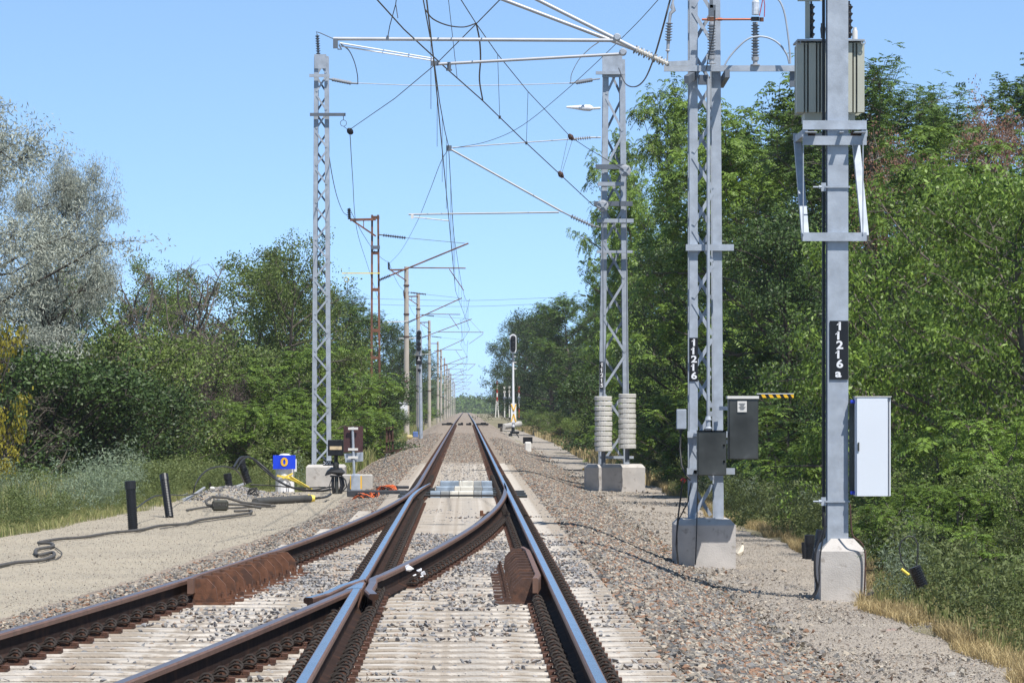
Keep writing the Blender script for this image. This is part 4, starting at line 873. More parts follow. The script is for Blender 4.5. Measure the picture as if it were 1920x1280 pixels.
mb = MB(); mb.bar((x - 1.25, Y - .1, 6.2), (x + .15, Y - .1, 6.2), .05, .04); mb.ring((x - 1.08, Y - .1, 5.97), .09, .014); build('side_arm', mb, YELT, t)
cantilever(t, x, Y, 8.3, .0, RUST_M)
proto = None
poles = [(238, 'tall pale concrete mast standing clear beyond the rusty mast'), (297, 'concrete mast partly hidden behind the tall signal post'), (388, None), (508, None), (574, None), (670, None), (760, None), (850, None), (960, None), (1120, None), (1300, None)]
def mk_pole(e):
    t = thing('concrete_mast', 'x', 'mast', (0, 0, 0)); mb = MB()
    mb.lathe((0, 0, -1), (0, 0, 9.05), [(0, .17), (1, .125)], 14); build('shaft', mb, POLE_C, t)
    mb = MB()
    for z_ in (7.95, 6.35, 5.1, 2.6): mb.lathe((0, 0, z_), (0, 0, z_ + .09), [(0, .175 if z_ < 3 else .165), (1, .165)], 12)
    mb.box((-.1, -.14, 7.45), (.1, .12, .35)); build('band', mb, RUST, t)
    mb = MB(); mb.bar((-1.35, -.14, 5.95), (.1, -.14, 6.0), .05, .05); build('side_arm', mb, WHITE_O, t)
    cantilever(t, 0, 0, 9.0, 0, RUST_M) if False else None
    return t
for i, (Y, lab) in enumerate(poles):
    x = -3.3; t = mk_pole(0); t.location = (x, Y, zf(Y))
    if Y < 400:
        tmp = thing('tmp', '', ''); cantilever(tmp, 3.3 * -1, 0, 9.0, ms(i + 1), RUST_M)
        for ch in list(tmp.children): ch.parent = t; ch.location = (3.3, 0, 0)
        bpy.data.objects.remove(tmp)
    else:
        mb = MB(); s_ = ms(i + 1); mb.tube([(.1, -.1, 5.95), (s_ + 3.25, -.1, 7.25)], .035, 5); mb.tube([(.7, -.1, 6.35), (4.5 if s_ > 0 else 3.0, -.1, 6.35)], .028, 5); mb.tube([(4.4 if s_ > 0 else 2.6, -.1, 6.3), (s_ + 3.23, -.1, 5.57)], .024, 5); mb.bar((0, -.1, 8.8), (-.95, -.1, 8.8), .09)
        q = build('bracket_arm', mb, RUST_M); q.parent = t
    if lab: tag(t, lab, 'mast', 'old concrete masts along the far track')
    else: tag(t, 'pale concrete mast in the dense row fading into the distance', 'mast', 'far concrete masts in the receding row')
# feeder wire along the masts
fp = [Vector((-4.28, 156.9, 8.6)), Vector((-4.28, 238, 9.3)), Vector((-4.28, 297, 9.3)), Vector((-4.28, 388, 9.2)), Vector((-4.28, 508, 9.05))]; pts = []
for a, b in zip(fp[:-1], fp[1:]):
    for k in range(8): t_ = k / 8; q = a.lerp(b, t_); q.z -= 1.6 * t_ * (1 - t_) * (b.y - a.y) / 80; pts.append(q)
mb = MB(); mb.tube(pts, .011, 5); solo('feeder_wire', mb, WIRE, 'feeder wire sagging from mast to mast on their outer side', 'overhead wire', base=pts[0])
# ================================================================ things beside the track
def corr_pipe(lab, base, top, r, n=26, mat=BLACKP, group=None, bend=None):
    """corrugated protective pipe, closed at the mouth by a black disc painting its dark inside"""
    base, top = Vector(base), Vector(top); mb = MB(); prof = []
    for i in range(n): prof += [((i + .05) / n, r), ((i + .45) / n, r), ((i + .5) / n, r * .9), ((i + .95) / n, r * .9)]
    mb.lathe(base, top, prof, 14); d = (top - base).normalized()
    t = solo('corrugated_pipe', mb, mat, lab, 'pipe', group, base=base)
    q = MB(); q.lathe(top - d * .10, top + d * .006, [(0, r * 1.06), (.96, r * 1.08), (1, r * .9)], 14); q.lathe(top + d * .0065, top + d * .008, [(0, r * .85), (1, r * .85)], 12, 1); build('rim', q, [mat, BLACK], t); return t  # black disc stands in for the shade inside the mouth
Z = lambda x, y, Y: P(x, y, Y)
corr_pipe('upright black corrugated pipe beside the flat concrete slab', P(250, 1000, 55.5), P(244, 902, 55.5), .068)
corr_pipe('black corrugated pipe leaning a little, between the slab and the silver conduits', P(318, 970, 62.5), P(307, 890, 62.8), .062)
corr_pipe('short stub of dark pipe cut off at a slant, below the cable arch', P(430, 912, 78), P(426, 888, 78), .07, 6)
corr_pipe('long curved dark pipe end from which thick cables arch out', P(466, 906, 82), P(450, 860, 82), .075, 10)
t = solo('concrete_slab', MB().bbox(P(222, 1009, 54.2) + Vector((0, 0, .0)), (.86, .34, .06), .015).box(P(180, 1012, 53.7), (.25, .2, .03)), LIGHTC, 'flat grey concrete slab lying on the sandy gravel by the upright pipe', 'slab', base=P(222, 1012, 54.2))
def gcable(lab, pts, r, mat, name='cable', smooth=6):       # lying on the ground: (photo x, photo y) traced onto the terrain
    out = []
    for q in pts:
        x, y = q[0], q[1]; Y = 8000 * 1.66 / (y - CY)
        for _ in range(12):
            z = g((x - CX) * Y / FPX, Y) + r; Y = FPX * (CAMZ - z) / (y - CY)
        out.append(Vector(((x - CX) * Y / FPX, Y, z + (q[2] if len(q) > 2 else 0))))
    return cable(lab, out, r, mat, name=name, smooth=smooth)
gcable('thick grey cable winding across the sandy gravel past the upright pipe', [(-10, 1062), (30, 1054), (75, 1050), (100, 1042), (98, 1035), (72, 1040), (68, 1030), (98, 1024), (95, 1018), (72, 1017), (110, 1010), (160, 1006), (210, 998), (262, 993), (300, 985), (350, 981), (375, 974), (420, 968), (465, 962), (470, 957), (440, 958)], .020, GREYC)
gcable('thin loose cable end curling on the sandy gravel by the cable zigzag', [(98, 1022), (116, 1036), (108, 1046), (92, 1050)], .007, GREYC)
gcable('thin cable lying along the front of the thick winding cable', [(300, 991), (380, 978), (470, 966), (480, 964)], .007, GREYC)
gcable('grey cable leading away behind the black joint box to the platform end', [(350, 956), (390, 950), (430, 952), (470, 950), (515, 948), (500, 950)], .018, GREYC)
# joint box
c = P(413, 951, 66); t = thing('cable_joint_box', 'dark rounded cable joint box with faint chalk letters lying on the gravel', 'joint box', (c.x, c.y, g(c.x, c.y)))
z_ = g(c.x, c.y) + .09; mb = MB(); mb.bbox((c.x, 66, z_), (.25, .16, .17), .03); build('body', mb, M('joint_box', (.045, .045, .035), .6), t)
mb = MB(); text_mb(mb, 'ELPUN', (c.x, 65.917, z_ + .01), .06, sx=1.0); build('lettering', mb, GREYC, t)
mb = MB(); mb.tube([(c.x - .12, 66, z_), (c.x - .20, 66, z_ + .01), (c.x - .24, 66.2, z_ + .06), (c.x - .16, 66.6, z_ + .12), (c.x + .05, 66.9, z_ + .10), (c.x + .3, 67, z_ + .02), (c.x + .7, 67.5, z_ - .03)], .022, 8); mb.tube([(c.x + .12, 66, z_ + .02), (c.x + .35, 66.1, z_ + .01), (c.x + .6, 66.5, z_ - .05)], .02, 8); build('cable_tail', mb, GREYC, t)
# conduits and bundle
for (a, b, r_, lab) in (((333, 948, 72), (383, 914, 75), .024, 'silver conduit tube lying lowest in the bundle by the leaning pipe'), ((330, 941, 73), (378, 922, 75), .02, 'silver conduit tube lying in the middle of the bundle by the leaning pipe'), ((326, 940, 74), (350, 925, 76), .018, 'short silver conduit tube lying at the back of the bundle'), ((405, 920, 77), (431, 910, 79), .026, 'thick silver conduit tube beyond the pale rag on the gravel heap'), ((438, 914, 79), (458, 907, 81), .03, 'silver conduit tube end lying beside the curved dark pipe'), ((338, 950, 71), (358, 938, 73), .012, 'thin silver rod in front of the conduit bundle')):
    mb = MB(); mb.tube([P(*a), P(*b)], r_, 8); solo('conduit_tube', mb, ALU, lab, 'conduit', 'silver conduit tubes on the gravel heap', base=P(*a))
cable('black cable arching high over the conduits to the gravel heap', [(362, 925, 74), (368, 905, 74), (380, 888, 74.5), (395, 878, 75), (415, 874, 76), (435, 877, 77), (448, 886, 78), (455, 898, 79), (459, 908, 80)], .014, BLACKC)
cable('thick black cable arching from the curved pipe down towards the point machine', [(438, 876, 80), (448, 860, 81), (458, 856, 81.5), (475, 860, 82), (500, 880, 82), (525, 903, 82), (560, 917, 81.5), (600, 920, 81), (620, 917, 80.5)], .022, BLACKC)
cable('second black cable arching from the curved pipe just inside the thick one', [(443, 880, 80.3), (455, 862, 81), (470, 858, 81.5), (492, 878, 81.8), (518, 899, 81.5), (548, 913, 81.2), (585, 918, 81), (622, 912, 80.3)], .014, BLACKC)
cable('thin black cable lying from the gravel heap to the point machine cables', [(470, 908, 84), (510, 910, 84), (560, 914, 83), (610, 913, 82)], .014, BLACKC)
cable('black cable trailing low between the upright and the leaning pipe', [(256, 952, 58), (275, 938, 60), (290, 930, 61), (303, 928, 62)], .010, BLACKC)
cable('thin dark cable behind the leaning pipe running to the conduits', [(318, 927, 66), (345, 928, 72), (370, 925, 74)], .010, BLACKC)
mb = MB(); c = P(400, 922, 76.5)
for k in range(9): a = c + Vector((rnd.uniform(-.14, .12), rnd.uniform(-.1, .1), rnd.uniform(-.02, .05))); mb.bar(a, a + Vector((rnd.uniform(-.14, .14), rnd.uniform(-.1, .1), rnd.uniform(-.08, .12))), .03, .012)
solo('scrap_plastic', mb, BLACKP, 'torn black plastic scraps on top of the gravel heap', 'scrap', base=c)
solo('rag', MB().bbox(P(398, 915, 76.3), (.09, .09, .06), .02).bbox(P(403, 921, 76.2), (.07, .08, .05), .02), WHITE_O, 'small pale rag lying among black plastic scraps on the heap', 'rag', base=P(398, 922, 76.3))
t = thing('cable_coil', 'small tangled coil of thin black cable on the gravel', 'cable coil', P(475, 927, 76))
mb = MB()
for k in range(7): c = P(474 + rnd.uniform(-2, 3), 922 + rnd.uniform(-2, 3), 76 + rnd.uniform(-.1, .1)); mb.tube([c + Vector((math.cos(a) * .085, math.sin(a) * .04, math.sin(a + k) * .06)) for a in np.linspace(0, 6.28, 12)], .008, 5)
build('coil', mb, BLACKC, t)
mb = MB(); prof = []
n = 40; pp = [P(478, 944, 70), P(490, 940, 70.5), P(510, 937, 71), P(540, 935, 71.5), P(565, 936, 72), P(582, 938, 72.2)]
for q in pp: q.z = g(q.x, q.y) + .055
sp = []
for i in range(len(pp) - 1):
    for k in range(10): sp.append(pp[i].lerp(pp[i + 1], k / 10))
mb.tube(sp, [.065 * (.93 + .07 * (i % 2)) for i in range(len(sp))], 10); solo('corrugated_pipe', mb, M('dusty_pipe', (.07, .07, .068), .75), 'dusty corrugated pipe lying flat on the gravel with a yellow taped end', 'pipe', base=pp[0])
mb = MB(); mb.tube([pp[-1] - Vector((.04, 0, 0)), pp[-1] + Vector((.08, 0, 0))], [.075, .05], 10); solo('tape_wrap', mb, YELT, 'yellow tape wrapped round the end of the lying pipe', 'tape', base=pp[-1])
cable('black cable coming out of the taped end of the lying pipe', [pp[-1] + Vector((.05, 0, 0)), pp[-1] + Vector((.25, .2, .02)), P(620, 926, 75) + Vector((0, 0, .0))], .022, BLACKC)
# gravel heap
hp = np.array([[x, y] for x in np.linspace(-5.2, -3.2, 34) for y in np.linspace(70, 84, 40)]); cxh, cyh = -4.3, 77.5
zz = gz(hp[:, 0], hp[:, 1]); bumpz = .19 * np.exp(-((hp[:, 0] - cxh) / .55) ** 2 - ((hp[:, 1] - cyh) / 3.2) ** 2) - .03 + .02 * vnoise(hp[:, 0], hp[:, 1], 6); i, j = np.meshgrid(np.arange(33), np.arange(39), indexing='ij'); a = (i * 40 + j).ravel()
o = link('gravel_heap', npmesh_idx('gravel_heap', np.column_stack([hp, zz + bumpz]), np.stack([a, a + 40, a + 41, a + 1], 1), G_SAND)); tag(o, 'low heap of sandy gravel where the cables and conduits come out', 'gravel', kind='stuff')
r = np.random.RandomState(77); n = 1500; q = np.stack([cxh + .5 * r.randn(n), cyh + 2.5 * r.randn(n)], 1); zq = gz(q[:, 0], q[:, 1]) + .19 * np.exp(-((q[:, 0] - cxh) / .55) ** 2 - ((q[:, 1] - cyh) / 3.2) ** 2) - .01
tag(scatter_stones('heap_stones', np.column_stack([q, zq]), r.uniform(.015, .04, n), ST_GR, 8), 'stones strewn over the gravel heap by the conduits', 'stones', kind='stuff')
# blue zero plate on the white post
Y = 88.; t = thing('marker_post', 'thick white post with a blue plate reading 0, wrapped in yellow tape', 'marker post', (P(534, 0, Y).x, Y, g(-3.7, Y)))
a, b = P(519, 911, Y), P(549, 880, Y); xc = (a.x + b.x) / 2; mb = MB(); mb.lathe((xc, Y, -.55), (xc, Y, P(0, 850, Y).z), [(0, .20), (.86, .185), (.95, .15), (1, .07)], 16); build('post', mb, WHITE, t)
mb = MB(); mb.box(P(533, 866, Y - .23), ((554 - 512) * Y / FPX, .012, 26 * Y / FPX)); pl = build('plate', mb, BLUE, t)
mb = MB(); text_mb(mb, '0', P(533, 866.5, Y - .245), .24, sx=1.0); build('numeral', mb, YEL, pl)
mb = MB(); mb.box(P(554, 872, Y - .12), (.05, .02, .26)); build('back_plate', mb, WHITE, t)
mb = MB(); mb.bar(P(519, 891, Y - .21), P(549, 897, Y - .21), .012, .04); mb.bar(P(530, 896, Y - .215), P(549, 887, Y - .21), .012, .035); mb.bar(P(545, 894, Y - .21), P(585, 918, Y - 1.5), .02, .05); mb.bar(P(540, 897, Y - .21), P(578, 913, Y - 1.2), .02, .03); build('tape', mb, YELT, t)
# point indicator / machine group left of the toe
Y = 80.; t = thing('dwarf_indicator', 'black box with a beige strip on a short post with a tangle of cables below', 'indicator', (P(629, 0, Y).x, Y, g(-2.4, Y)))
mb = MB(); mb.bbox(P(629.5, 839, Y), (.29, .22, .30), .012); build('housing', mb, BLACK, t)
mb = MB(); mb.box(P(629.5, 839.5, Y - .115), (.225, .008, .065)); build('strip', mb, BEIGE, t)
mb = MB(); mb.tube([P(630, 854, Y), P(630, 866, Y)], .035, 8); mb.tube([P(630, 866, Y), P(630, 880, Y)], .055, 8, 1); build('post', mb, [BLACK, STEEL_D], t)
mb = MB(); mb.box(P(615, 868, Y + .02), (.19, .02, .09)); pl = build('name_plate', mb, BLACK, t)
mb = MB(); text_mb(mb, 'X/1.', P(615, 868, Y + .005), .08); build('lettering', mb, WHITE, pl)
mb = MB(); mb.add([P(621, 877, Y - .1), P(641, 879, Y - .1), P(647, 886, Y - .15), P(640, 892, Y - .1), P(622, 888, Y - .1), P(609, 892, Y - .1), P(613, 884, Y - .1)] + [P(621, 875, Y + .2), P(641, 877, Y + .2), P(647, 884, Y + .2), P(640, 890, Y + .2), P(622, 886, Y + .2), P(609, 890, Y + .2), P(613, 882, Y + .2)], [tuple(range(7)), tuple(reversed(range(7, 14)))] + [(i, (i + 1) % 7, 7 + (i + 1) % 7, 7 + i) for i in range(7)])
mb.box(P(628, 892, Y - .05), (.18, .18, .03)); build('hood', mb, BLACKP, t)
for (x0, x1, r_) in ((624, 626, .028), (631, 632, .036), (638, 636, .03), (642, 637, .02)):
    mb = MB(); mb.tube([P(x0, 893, Y - .05), P(x0 + (3 if x0 > 635 else 0), 910, Y - .08), P(x1, 925, Y - .07), P(x1, 940, Y - .05)], r_, 8); build('conduit', mb, BLACKP if x0 != 631 else STEEL_D, t)
mb = MB(); mb.tube([P(622, 897, Y - .1), P(617, 912, Y - .12), P(620, 926, Y - .15), P(606, 938, Y - .2)], .008, 5); mb.tube([P(640, 891, Y - .1), P(648, 900, Y - .12), P(650, 912, Y - .12), P(641, 922, Y - .1), P(638, 938, Y - .1)], .014, 6); build('loose_cable', mb, BLACKC, t)
Y = 82.; t = thing('route_sign', 'back of a dark brown sign board on a grey post set in a concrete block', 'sign', (P(664, 0, Y).x, Y, g(-2.2, Y)))
mb = MB(); mb.box(P(662.5, 823, Y), (.375, .012, .50)); build('board', mb, SIGNB, t)
mb = MB(); mb.add([P(645, 850, Y - .02), P(681, 847, Y - .02), P(681, 864, Y - .02), P(648, 867, Y - .02)] + [P(645, 850, Y), P(681, 847, Y), P(681, 864, Y), P(648, 867, Y)], [(0, 1, 2, 3), (7, 6, 5, 4), (0, 4, 5, 1), (1, 5, 6, 2), (2, 6, 7, 3), (3, 7, 4, 0)]); build('lower_plate', mb, GALV, t)
mb = MB(); mb.tube([P(661, 800, Y - .05), P(664, 889, Y - .05)], .026, 8); build('post', mb, GALV, t)
for yy in (803, 842, 857): mb = MB(); mb.box(P(662, yy, Y - .07), (.19, .03, .045)); build('clamp', mb, WHITE_O, t)
mb = MB(); mb.bbox(P(668.5, 905, Y - .1), (.62, .35, .33), .02); build('base', mb, LIGHTC, t)
mb = MB(); mb.bbox(P(667, 905, Y - .33), (.19, .1, .30), .01); mb.bbox(P(667, 892, Y - .3), (.16, .1, .08), .01); build('post_shoe', mb, GALV, t)
for xx in (658, 677): mb = MB(); mb.box(P(xx, 904, Y - .36), (.028, .03, .25)); build('strap', mb, YEL, t)
# black trough beam, orange cable bundles
t = solo('trough_beam', MB().bbox(P(706, 925, 75.5) + Vector((0, .2, 0)), (1.05, .35, .11), .01).bbox(P(735, 913, 77) + Vector((0, .5, -.01)), (.6, .25, .05), .01), M('trough', (.05, .052, .058), .6, .2), 'long black steel trough running under the curved rail at the switch toe', 'trough', base=P(706, 932, 75.5))
def tangle(lab, c, w_, h_, n, r_=.009):
    mb = MB()
    for k in range(n):
        o = c + Vector((rnd.uniform(-.3, .3) * w_, rnd.uniform(-.1, .1), rnd.uniform(-.2, .2) * h_)); L = rnd.uniform(.25, .5) * w_; ph = rnd.random() * 6
        mb.tube([o + Vector((math.cos(a + ph) * L, math.sin(a) * .12, math.sin(a * 2 + ph) * h_ * .3)) for a in np.linspace(0, 5.2, 14)], r_, 5, 1 if k % 4 == 0 else 0)
    solo('cable_tangle', mb, [ORANGE, BLACKC], lab, 'cable tangle', base=c)
tangle('tangle of orange cable heaped in front of the black trough', P(687, 931, 73.2), .36, .15, 14, .011)
tangle('small bunch of orange cable behind the black trough', P(722, 915, 76.2), .34, .12, 9, .011)
mb = MB(); mb.box(P(672, 938, 73.6), (.45, .08, .025)); solo('black_strip', mb, BLACK, 'flat black strip lying under the orange cable tangle', 'duct', base=P(672, 940, 73.6))
# hollow steel bearers with zinc covers between the rails at the toe
TB = thing('point_machine', 'galvanised point machine covers between the rails, three stepped rows with pale middle plates', 'point machine', (-.05, 73.5, -.2))
PLT = M('pale_plate', (.72, .69, .60), .5, 0, .06, 8); ZN = M('zinc_cover', (.36, .43, .50), .45, .4, .25, 6); ZN2 = M('zinc_cover_grey', (.34, .355, .35), .6, .2, .2, 6)
for (Y_, yt, yb, xs) in ((76.2, 902, 914, (825, 861, 866, 888, 902, 923)), (74.4, 912, 922, (817, 852, 863, 888, 904, 924)), (72.6, 921, 934, (806, 826, 843, 860, 888, 903, 925))):
    mats = [ZN, PLT, PLT, ZN2, ZN] if len(xs) == 6 else [ZN, ZN2, PLT, PLT, ZN2, ZN]
    for k in range(len(xs) - 1):
        a, b = P(xs[k] + .4, yb, Y_), P(xs[k + 1] - .4, yt, Y_); mb = MB(); c = (a + b) / 2; mb.bbox((c.x, Y_ + .25, c.z), (b.x - a.x, .5, b.z - a.z), .006); build('cover_plate', mb, mats[k], TB)
    mb = MB(); mb.box((-.05, Y_ + .25, -.2), (2.2, .45, .10)); mb.box((-.66, Y_ + .2, -.13), (.22, .25, .05)); mb.box((.50, Y_ + .2, -.13), (.22, .25, .05)); build('trough', mb, STEEL_D, TB)
mb = MB(); mb.tube([(-.7, 70.9, -.12), (.5, 70.9, -.12)], .02, 6); build('drive_rod', mb, BLACK, TB)
for x_, s_ in ((.50, 1), (-.93, 1)):
    mb = MB(); c = Vector((x_, 62.5, -.08)); mb.bbox(c, (.06, .12, .10), .01); mb.bbox(c + Vector((.05, .1, -.03)), (.07, .1, .07), .015)
solo('stretcher_block', MB().bbox(P(903, 965, 60.5), (.05, .1, .13), .008).bbox(P(909, 968, 60.7), (.09, .1, .09), .02), RUST_O, 'orange rusty stop block bolted to the inner curved rail', 'rail fitting', base=P(903, 972, 60.5))
solo('stretcher_block', MB().bbox(P(699, 966, 60.5), (.04, .1, .13), .008).bbox(P(706, 967, 60.7), (.08, .1, .06), .015), RUST_O, 'orange rusty stop block bolted to the outer curved rail', 'rail fitting', base=P(699, 972, 60.5))
# pale lump by the closure rail
mb = MB()
for dx, dy, s_ in ((0, 0, .045), (.07, -.01, .035), (.11, -.035, .03), (.03, -.05, .02), (-.02, .02, .03), (.09, -.06, .02)):
    hv, hf = HULLS[int(s_ * 900) % 10]; c = P(770, 1066, 35.5) + Vector((dx, 0, dy)); mb.add([c + Vector(v) * s_ for v in hv], [tuple(f) for f in hf])
solo('crumpled_paper', mb, WHITE, 'crumpled white scrap lying beside the curved closure rail near the crossing', 'litter', base=P(770, 1076, 35.5))
# cables across the ballast
gcable('thin dark cable leaving the straight rail across the ballast shoulder, the farther one', [(988, 975), (1010, 977), (1050, 980), (1090, 985), (1125, 995), (1160, 1010)], .008, GREYC)
gcable('thin dark cable looping out from under the straight rail near the check rail', [(1008, 1018), (1014, 1012, .03), (1030, 1014), (1060, 1022), (1095, 1028), (1120, 1026)], .010, GREYC)
gcable('thin wire lying over the pale concrete beyond the point machine', [(936, 876), (950, 875), (980, 880), (1000, 881)], .010, GREYC)
gcable('thin wire lying over the ballast beside the far track', [(700, 885), (740, 880), (770, 876), (795, 877)], .010, GREYC)
gcable('pair of thin black rods lying across the bearers between the blade rails', [(785, 972), (820, 972), (860, 972), (880, 969)], .008, BLACKC)
# pipes and rock near the column
corr_pipe('black corrugated pipe standing straight, tallest of those by column 11216a', P(1518, 1048, 48.2), P(1518, 1003, 48.2), .055, 12)
corr_pipe('black corrugated pipe leaning against the tall concrete block', P(1530, 1052, 47.2), P(1540, 994, 47.2), .055, 14)
corr_pipe('short narrow black pipe farthest from the column', P(1509, 1047, 48.6), P(1508, 1017, 48.6), .032, 8)
def rock(lab, c, s_, mat, k=0, sc=(1, 1, 1)):
    hv, hf = HULLS[k]; mb = MB(); mb.add([Vector(c) + Vector((v[0] * sc[0], v[1] * sc[1], v[2] * sc[2])) * s_ for v in hv], [tuple(f) for f in hf]); solo('rock', mb, mat, lab, 'rock', base=c)
rock('pale upright rock beside the foundation of mast 11216', P(1386, 1032, 54.8), .13, PALE, 1, (.7, .7, 1.3))
rock('flat reddish rock on the dirt path towards the dry grass', P(1665, 1182, 38.8), .10, M('red_rock', (.30, .22, .19), .9), 2, (1.3, 1, .7))
rock('flat pale stone lying near the tall concrete block', P(1637, 1138, 43), .09, PALE, 4, (1.4, 1, .35))
rock('dark rock at the edge of the tall concrete block', P(1632, 1115, 44.6), .07, M('dark_rock', (.05, .05, .05), .9), 5)
rock('dark stone on the path in front of the ballast edge', P(1430, 1183, 37.5), .06, M('dark_rock', (.16, .16, .16), .9), 6, (1.4, 1, .8))
rock('second dark stone beside the one in front of the ballast edge', P(1444, 1186, 37.3), .045, M('dark_rock', (.14, .14, .14), .9), 7, (1.3, 1, .7))
t = thing('corrugated_pipe', 'black corrugated pipe with a standing cable loop among the weeds', 'pipe', P(1720, 1100, 42.5))
mb = MB(); a, b = P(1729, 1098, 42.5), P(1714, 1062, 42.5); prof = []
for i in range(9): prof += [((i + .05) / 9, .068), ((i + .5) / 9, .068), ((i + .55) / 9, .058), ((i + .95) / 9, .058)]
mb.lathe(a, b, prof, 14); build('pipe', mb, BLACKP, t)
mb = MB(); mb.tube([P(*q, 42.4) for q in ((1700, 1068), (1690, 1050), (1686, 1030), (1690, 1014), (1702, 1005), (1714, 1006), (1721, 1020), (1721, 1040), (1718, 1060))], .008, 6); build('cable_loop', mb, BLACKC, t)
mb = MB(); mb.tube([P(1690, 1066, 42.3), P(1704, 1077, 42.3)], .016, 6); build('tape_end', mb, YELT, t)
gcable('black hose end with a yellow tag beside the foundation of mast 11215', [(1050, 878), (1070, 881), (1095, 880)], .018, BLACKC)
solo('yellow_tag', MB().bbox(P(1096, 879, 99), (.10, .08, .05), .01), YEL, 'small yellow tag by the foundation of mast 11215', 'tag', base=P(1096, 882, 99))
# ================================================================ signals and signs along the far track
Y = 234.; k_ = Y / FPX; x = P(962, 0, Y).x; t = thing('signal', 'tall white signal post with a black rounded head standing clear on the open side', 'railway signal', (x, Y, g(x, Y)))
def pill(mb, cx, Y, zb, zt, w_, d, mi=0, n=10):
    r_ = w_ / 2; pts = [(cx + math.cos(a) * r_, zt - r_ + math.sin(a) * r_) for a in np.linspace(0, math.pi, n)] + [(cx + math.cos(a) * r_, zb + r_ * 1.3 + math.sin(a) * r_ * 1.3) for a in np.linspace(math.pi, 2 * math.pi, n)]
    mb.prism(pts, Y - d / 2, Y + d / 2, mi)
mb = MB(); pill(mb, x, Y, P(0, 663, Y).z, P(0, 626, Y).z, 12.5 * k_, .1, 0); pill(mb, x, Y - .08, P(0, 660, Y).z, P(0, 629, Y).z, 9.8 * k_, .1, 1); build('head', mb, [WHITE, BLACK], t)
for yy in (636, 645, 654):
    mb = MB(); c = P(961.5, yy, Y - .2); mb.tube([c + Vector((math.cos(a) * .11, -.1, math.sin(a) * .11)) for a in np.linspace(.2, 2.9, 8)], .02, 5); mb.lathe(c + Vector((0, .06, 0)), c, [(0, .09), (1, .09)], 12); build('lens_hood', mb, BLACK, t)
mb = MB(); mb.tube([P(962, 665, Y), P(962, 678, Y)], .07, 8, 1); mb.tube([P(962, 678, Y), P(962.5, 800, Y)], [.055, .08], 8); build('post', mb, [WHITE, GALV_D], t)
mb = MB(); xa, xb = P(958, 0, Y).x, P(968, 0, Y).x; za, zb = P(0, 792, Y).z, P(0, 756, Y).z; mb.box(((xa + xb) / 2, Y - .1, (za + zb) / 2), (xb - xa, .03, zb - za)); pl = build('mast_sign', mb, WHITE, t)
mb = MB(); zm = (za + zb) / 2; xm = (xa + xb) / 2
for (p, q_, u) in ((zb, zm + .1, 1), (zm + .05, zm - .4, -1)):
    if u > 0: mb.bar((xa + .02, Y - .13, p - .04), (xm, Y - .13, q_), .02, .06, up=(1, 0, 0)); mb.bar((xb - .02, Y - .13, p - .04), (xm, Y - .13, q_), .02, .06, up=(1, 0, 0))
    else: mb.bar((xm, Y - .13, p - .1), (xa + .02, Y - .13, q_ - .08), .02, .06, up=(1, 0, 0)); mb.bar((xm, Y - .13, p - .1), (xb - .02, Y - .13, q_ - .08), .02, .06, up=(1, 0, 0))
build('chevrons', mb, YEL, pl)
mb = MB()
for yy, dx in ((641, 4), (657, 4), (668, 3.5), (679, 4), (691, 4)): mb.bar(P(963, yy, Y), P(963 + dx * 1.3, yy, Y), .05)
build('rungs', mb, WHITE_O, t)
mb = MB(); mb.lathe(P(962, 812, Y), P(962, 800, Y), [(0, .16), (.3, .1), (1, .09)], 10); mb.box(P(965, 811, Y - .1), (.5, .3, .12)); mb.box(P(957, 815, Y - .2), (.2, .2, .15)); mb.tube([P(968, 812, Y - .2), P(973, 820, Y - .2)], .03, 5); build('base', mb, BLACK, t)
Y = 203.; k_ = Y / FPX; x = P(787, 0, Y).x; t = thing('signal', 'grey signal post with four dark lamps in line in front of the concrete masts', 'railway signal', (x, Y, g(x, Y)))
mb = MB(); mb.tube([P(789, 822, Y), P(788, 700, Y), P(787, 620, Y)], [.10, .085, .07], 8); build('post', mb, GALV, t)
mb = MB(); pill(mb, P(785.5, 0, Y).x, Y - .12, P(0, 660, Y).z, P(0, 618, Y).z, 11 * k_, .06); build('back_board', mb, GALV, t)
for yy in (624, 633, 645, 654): mb = MB(); c = P(785.5, yy, Y - .2); mb.lathe(c + Vector((0, .05, 0)), c + Vector((0, -.15, 0)), [(0, .10), (1, .11)], 12); build('lamp', mb, BLACK, t)
mb = MB(); mb.box(P(785.5, 675, Y - .1), (.28, .05, .42)); mb.box(P(786, 694, Y - .1), (.16, .05, .14)); q = build('indicator_panel', mb, BLACK, t)
mb = MB(); mb.box(P(785.5, 675, Y - .13), (.15, .01, .03)); mb.box(P(785.5, 672, Y - .13), (.03, .01, .15)); build('marking', mb, WHITE, q)
mb = MB(); mb.bar(P(783, 620, Y + .1), P(783, 820, Y + .1), .03); 
for k in range(20): mb.bar(P(782, 700 + k * 6, Y + .1), P(786, 700 + k * 6, Y + .1), .02)
build('ladder', mb, GALV, t)
solo('relay_cabinet', MB().bbox(P(757, 771, 236), (.42, .3, 1.0), .03).box(P(757, 755, 236), (.5, .36, .08)).box(P(756, 771, 235.8), (.10, .05, .2), 1), [WHITE, GREYC], 'small white cabinet half hidden behind the first concrete mast', 'cabinet', base=P(757, 790, 236))
solo('blue_bin', MB().bbox(P(779, 814, 200), (.24, .2, .26), .02), M('blue_grey', (.12, .19, .42), .6), 'small blue box at the foot of the grey signal post', 'box', base=P(779, 820, 200))
solo('yellow_stone', MB().bbox(P(768, 819, 196), (.30, .3, .2), .06), M('yellow_grit', (.55, .45, .22), .9), 'yellowish lump beside the small blue box', 'rock', base=P(768, 824, 196))
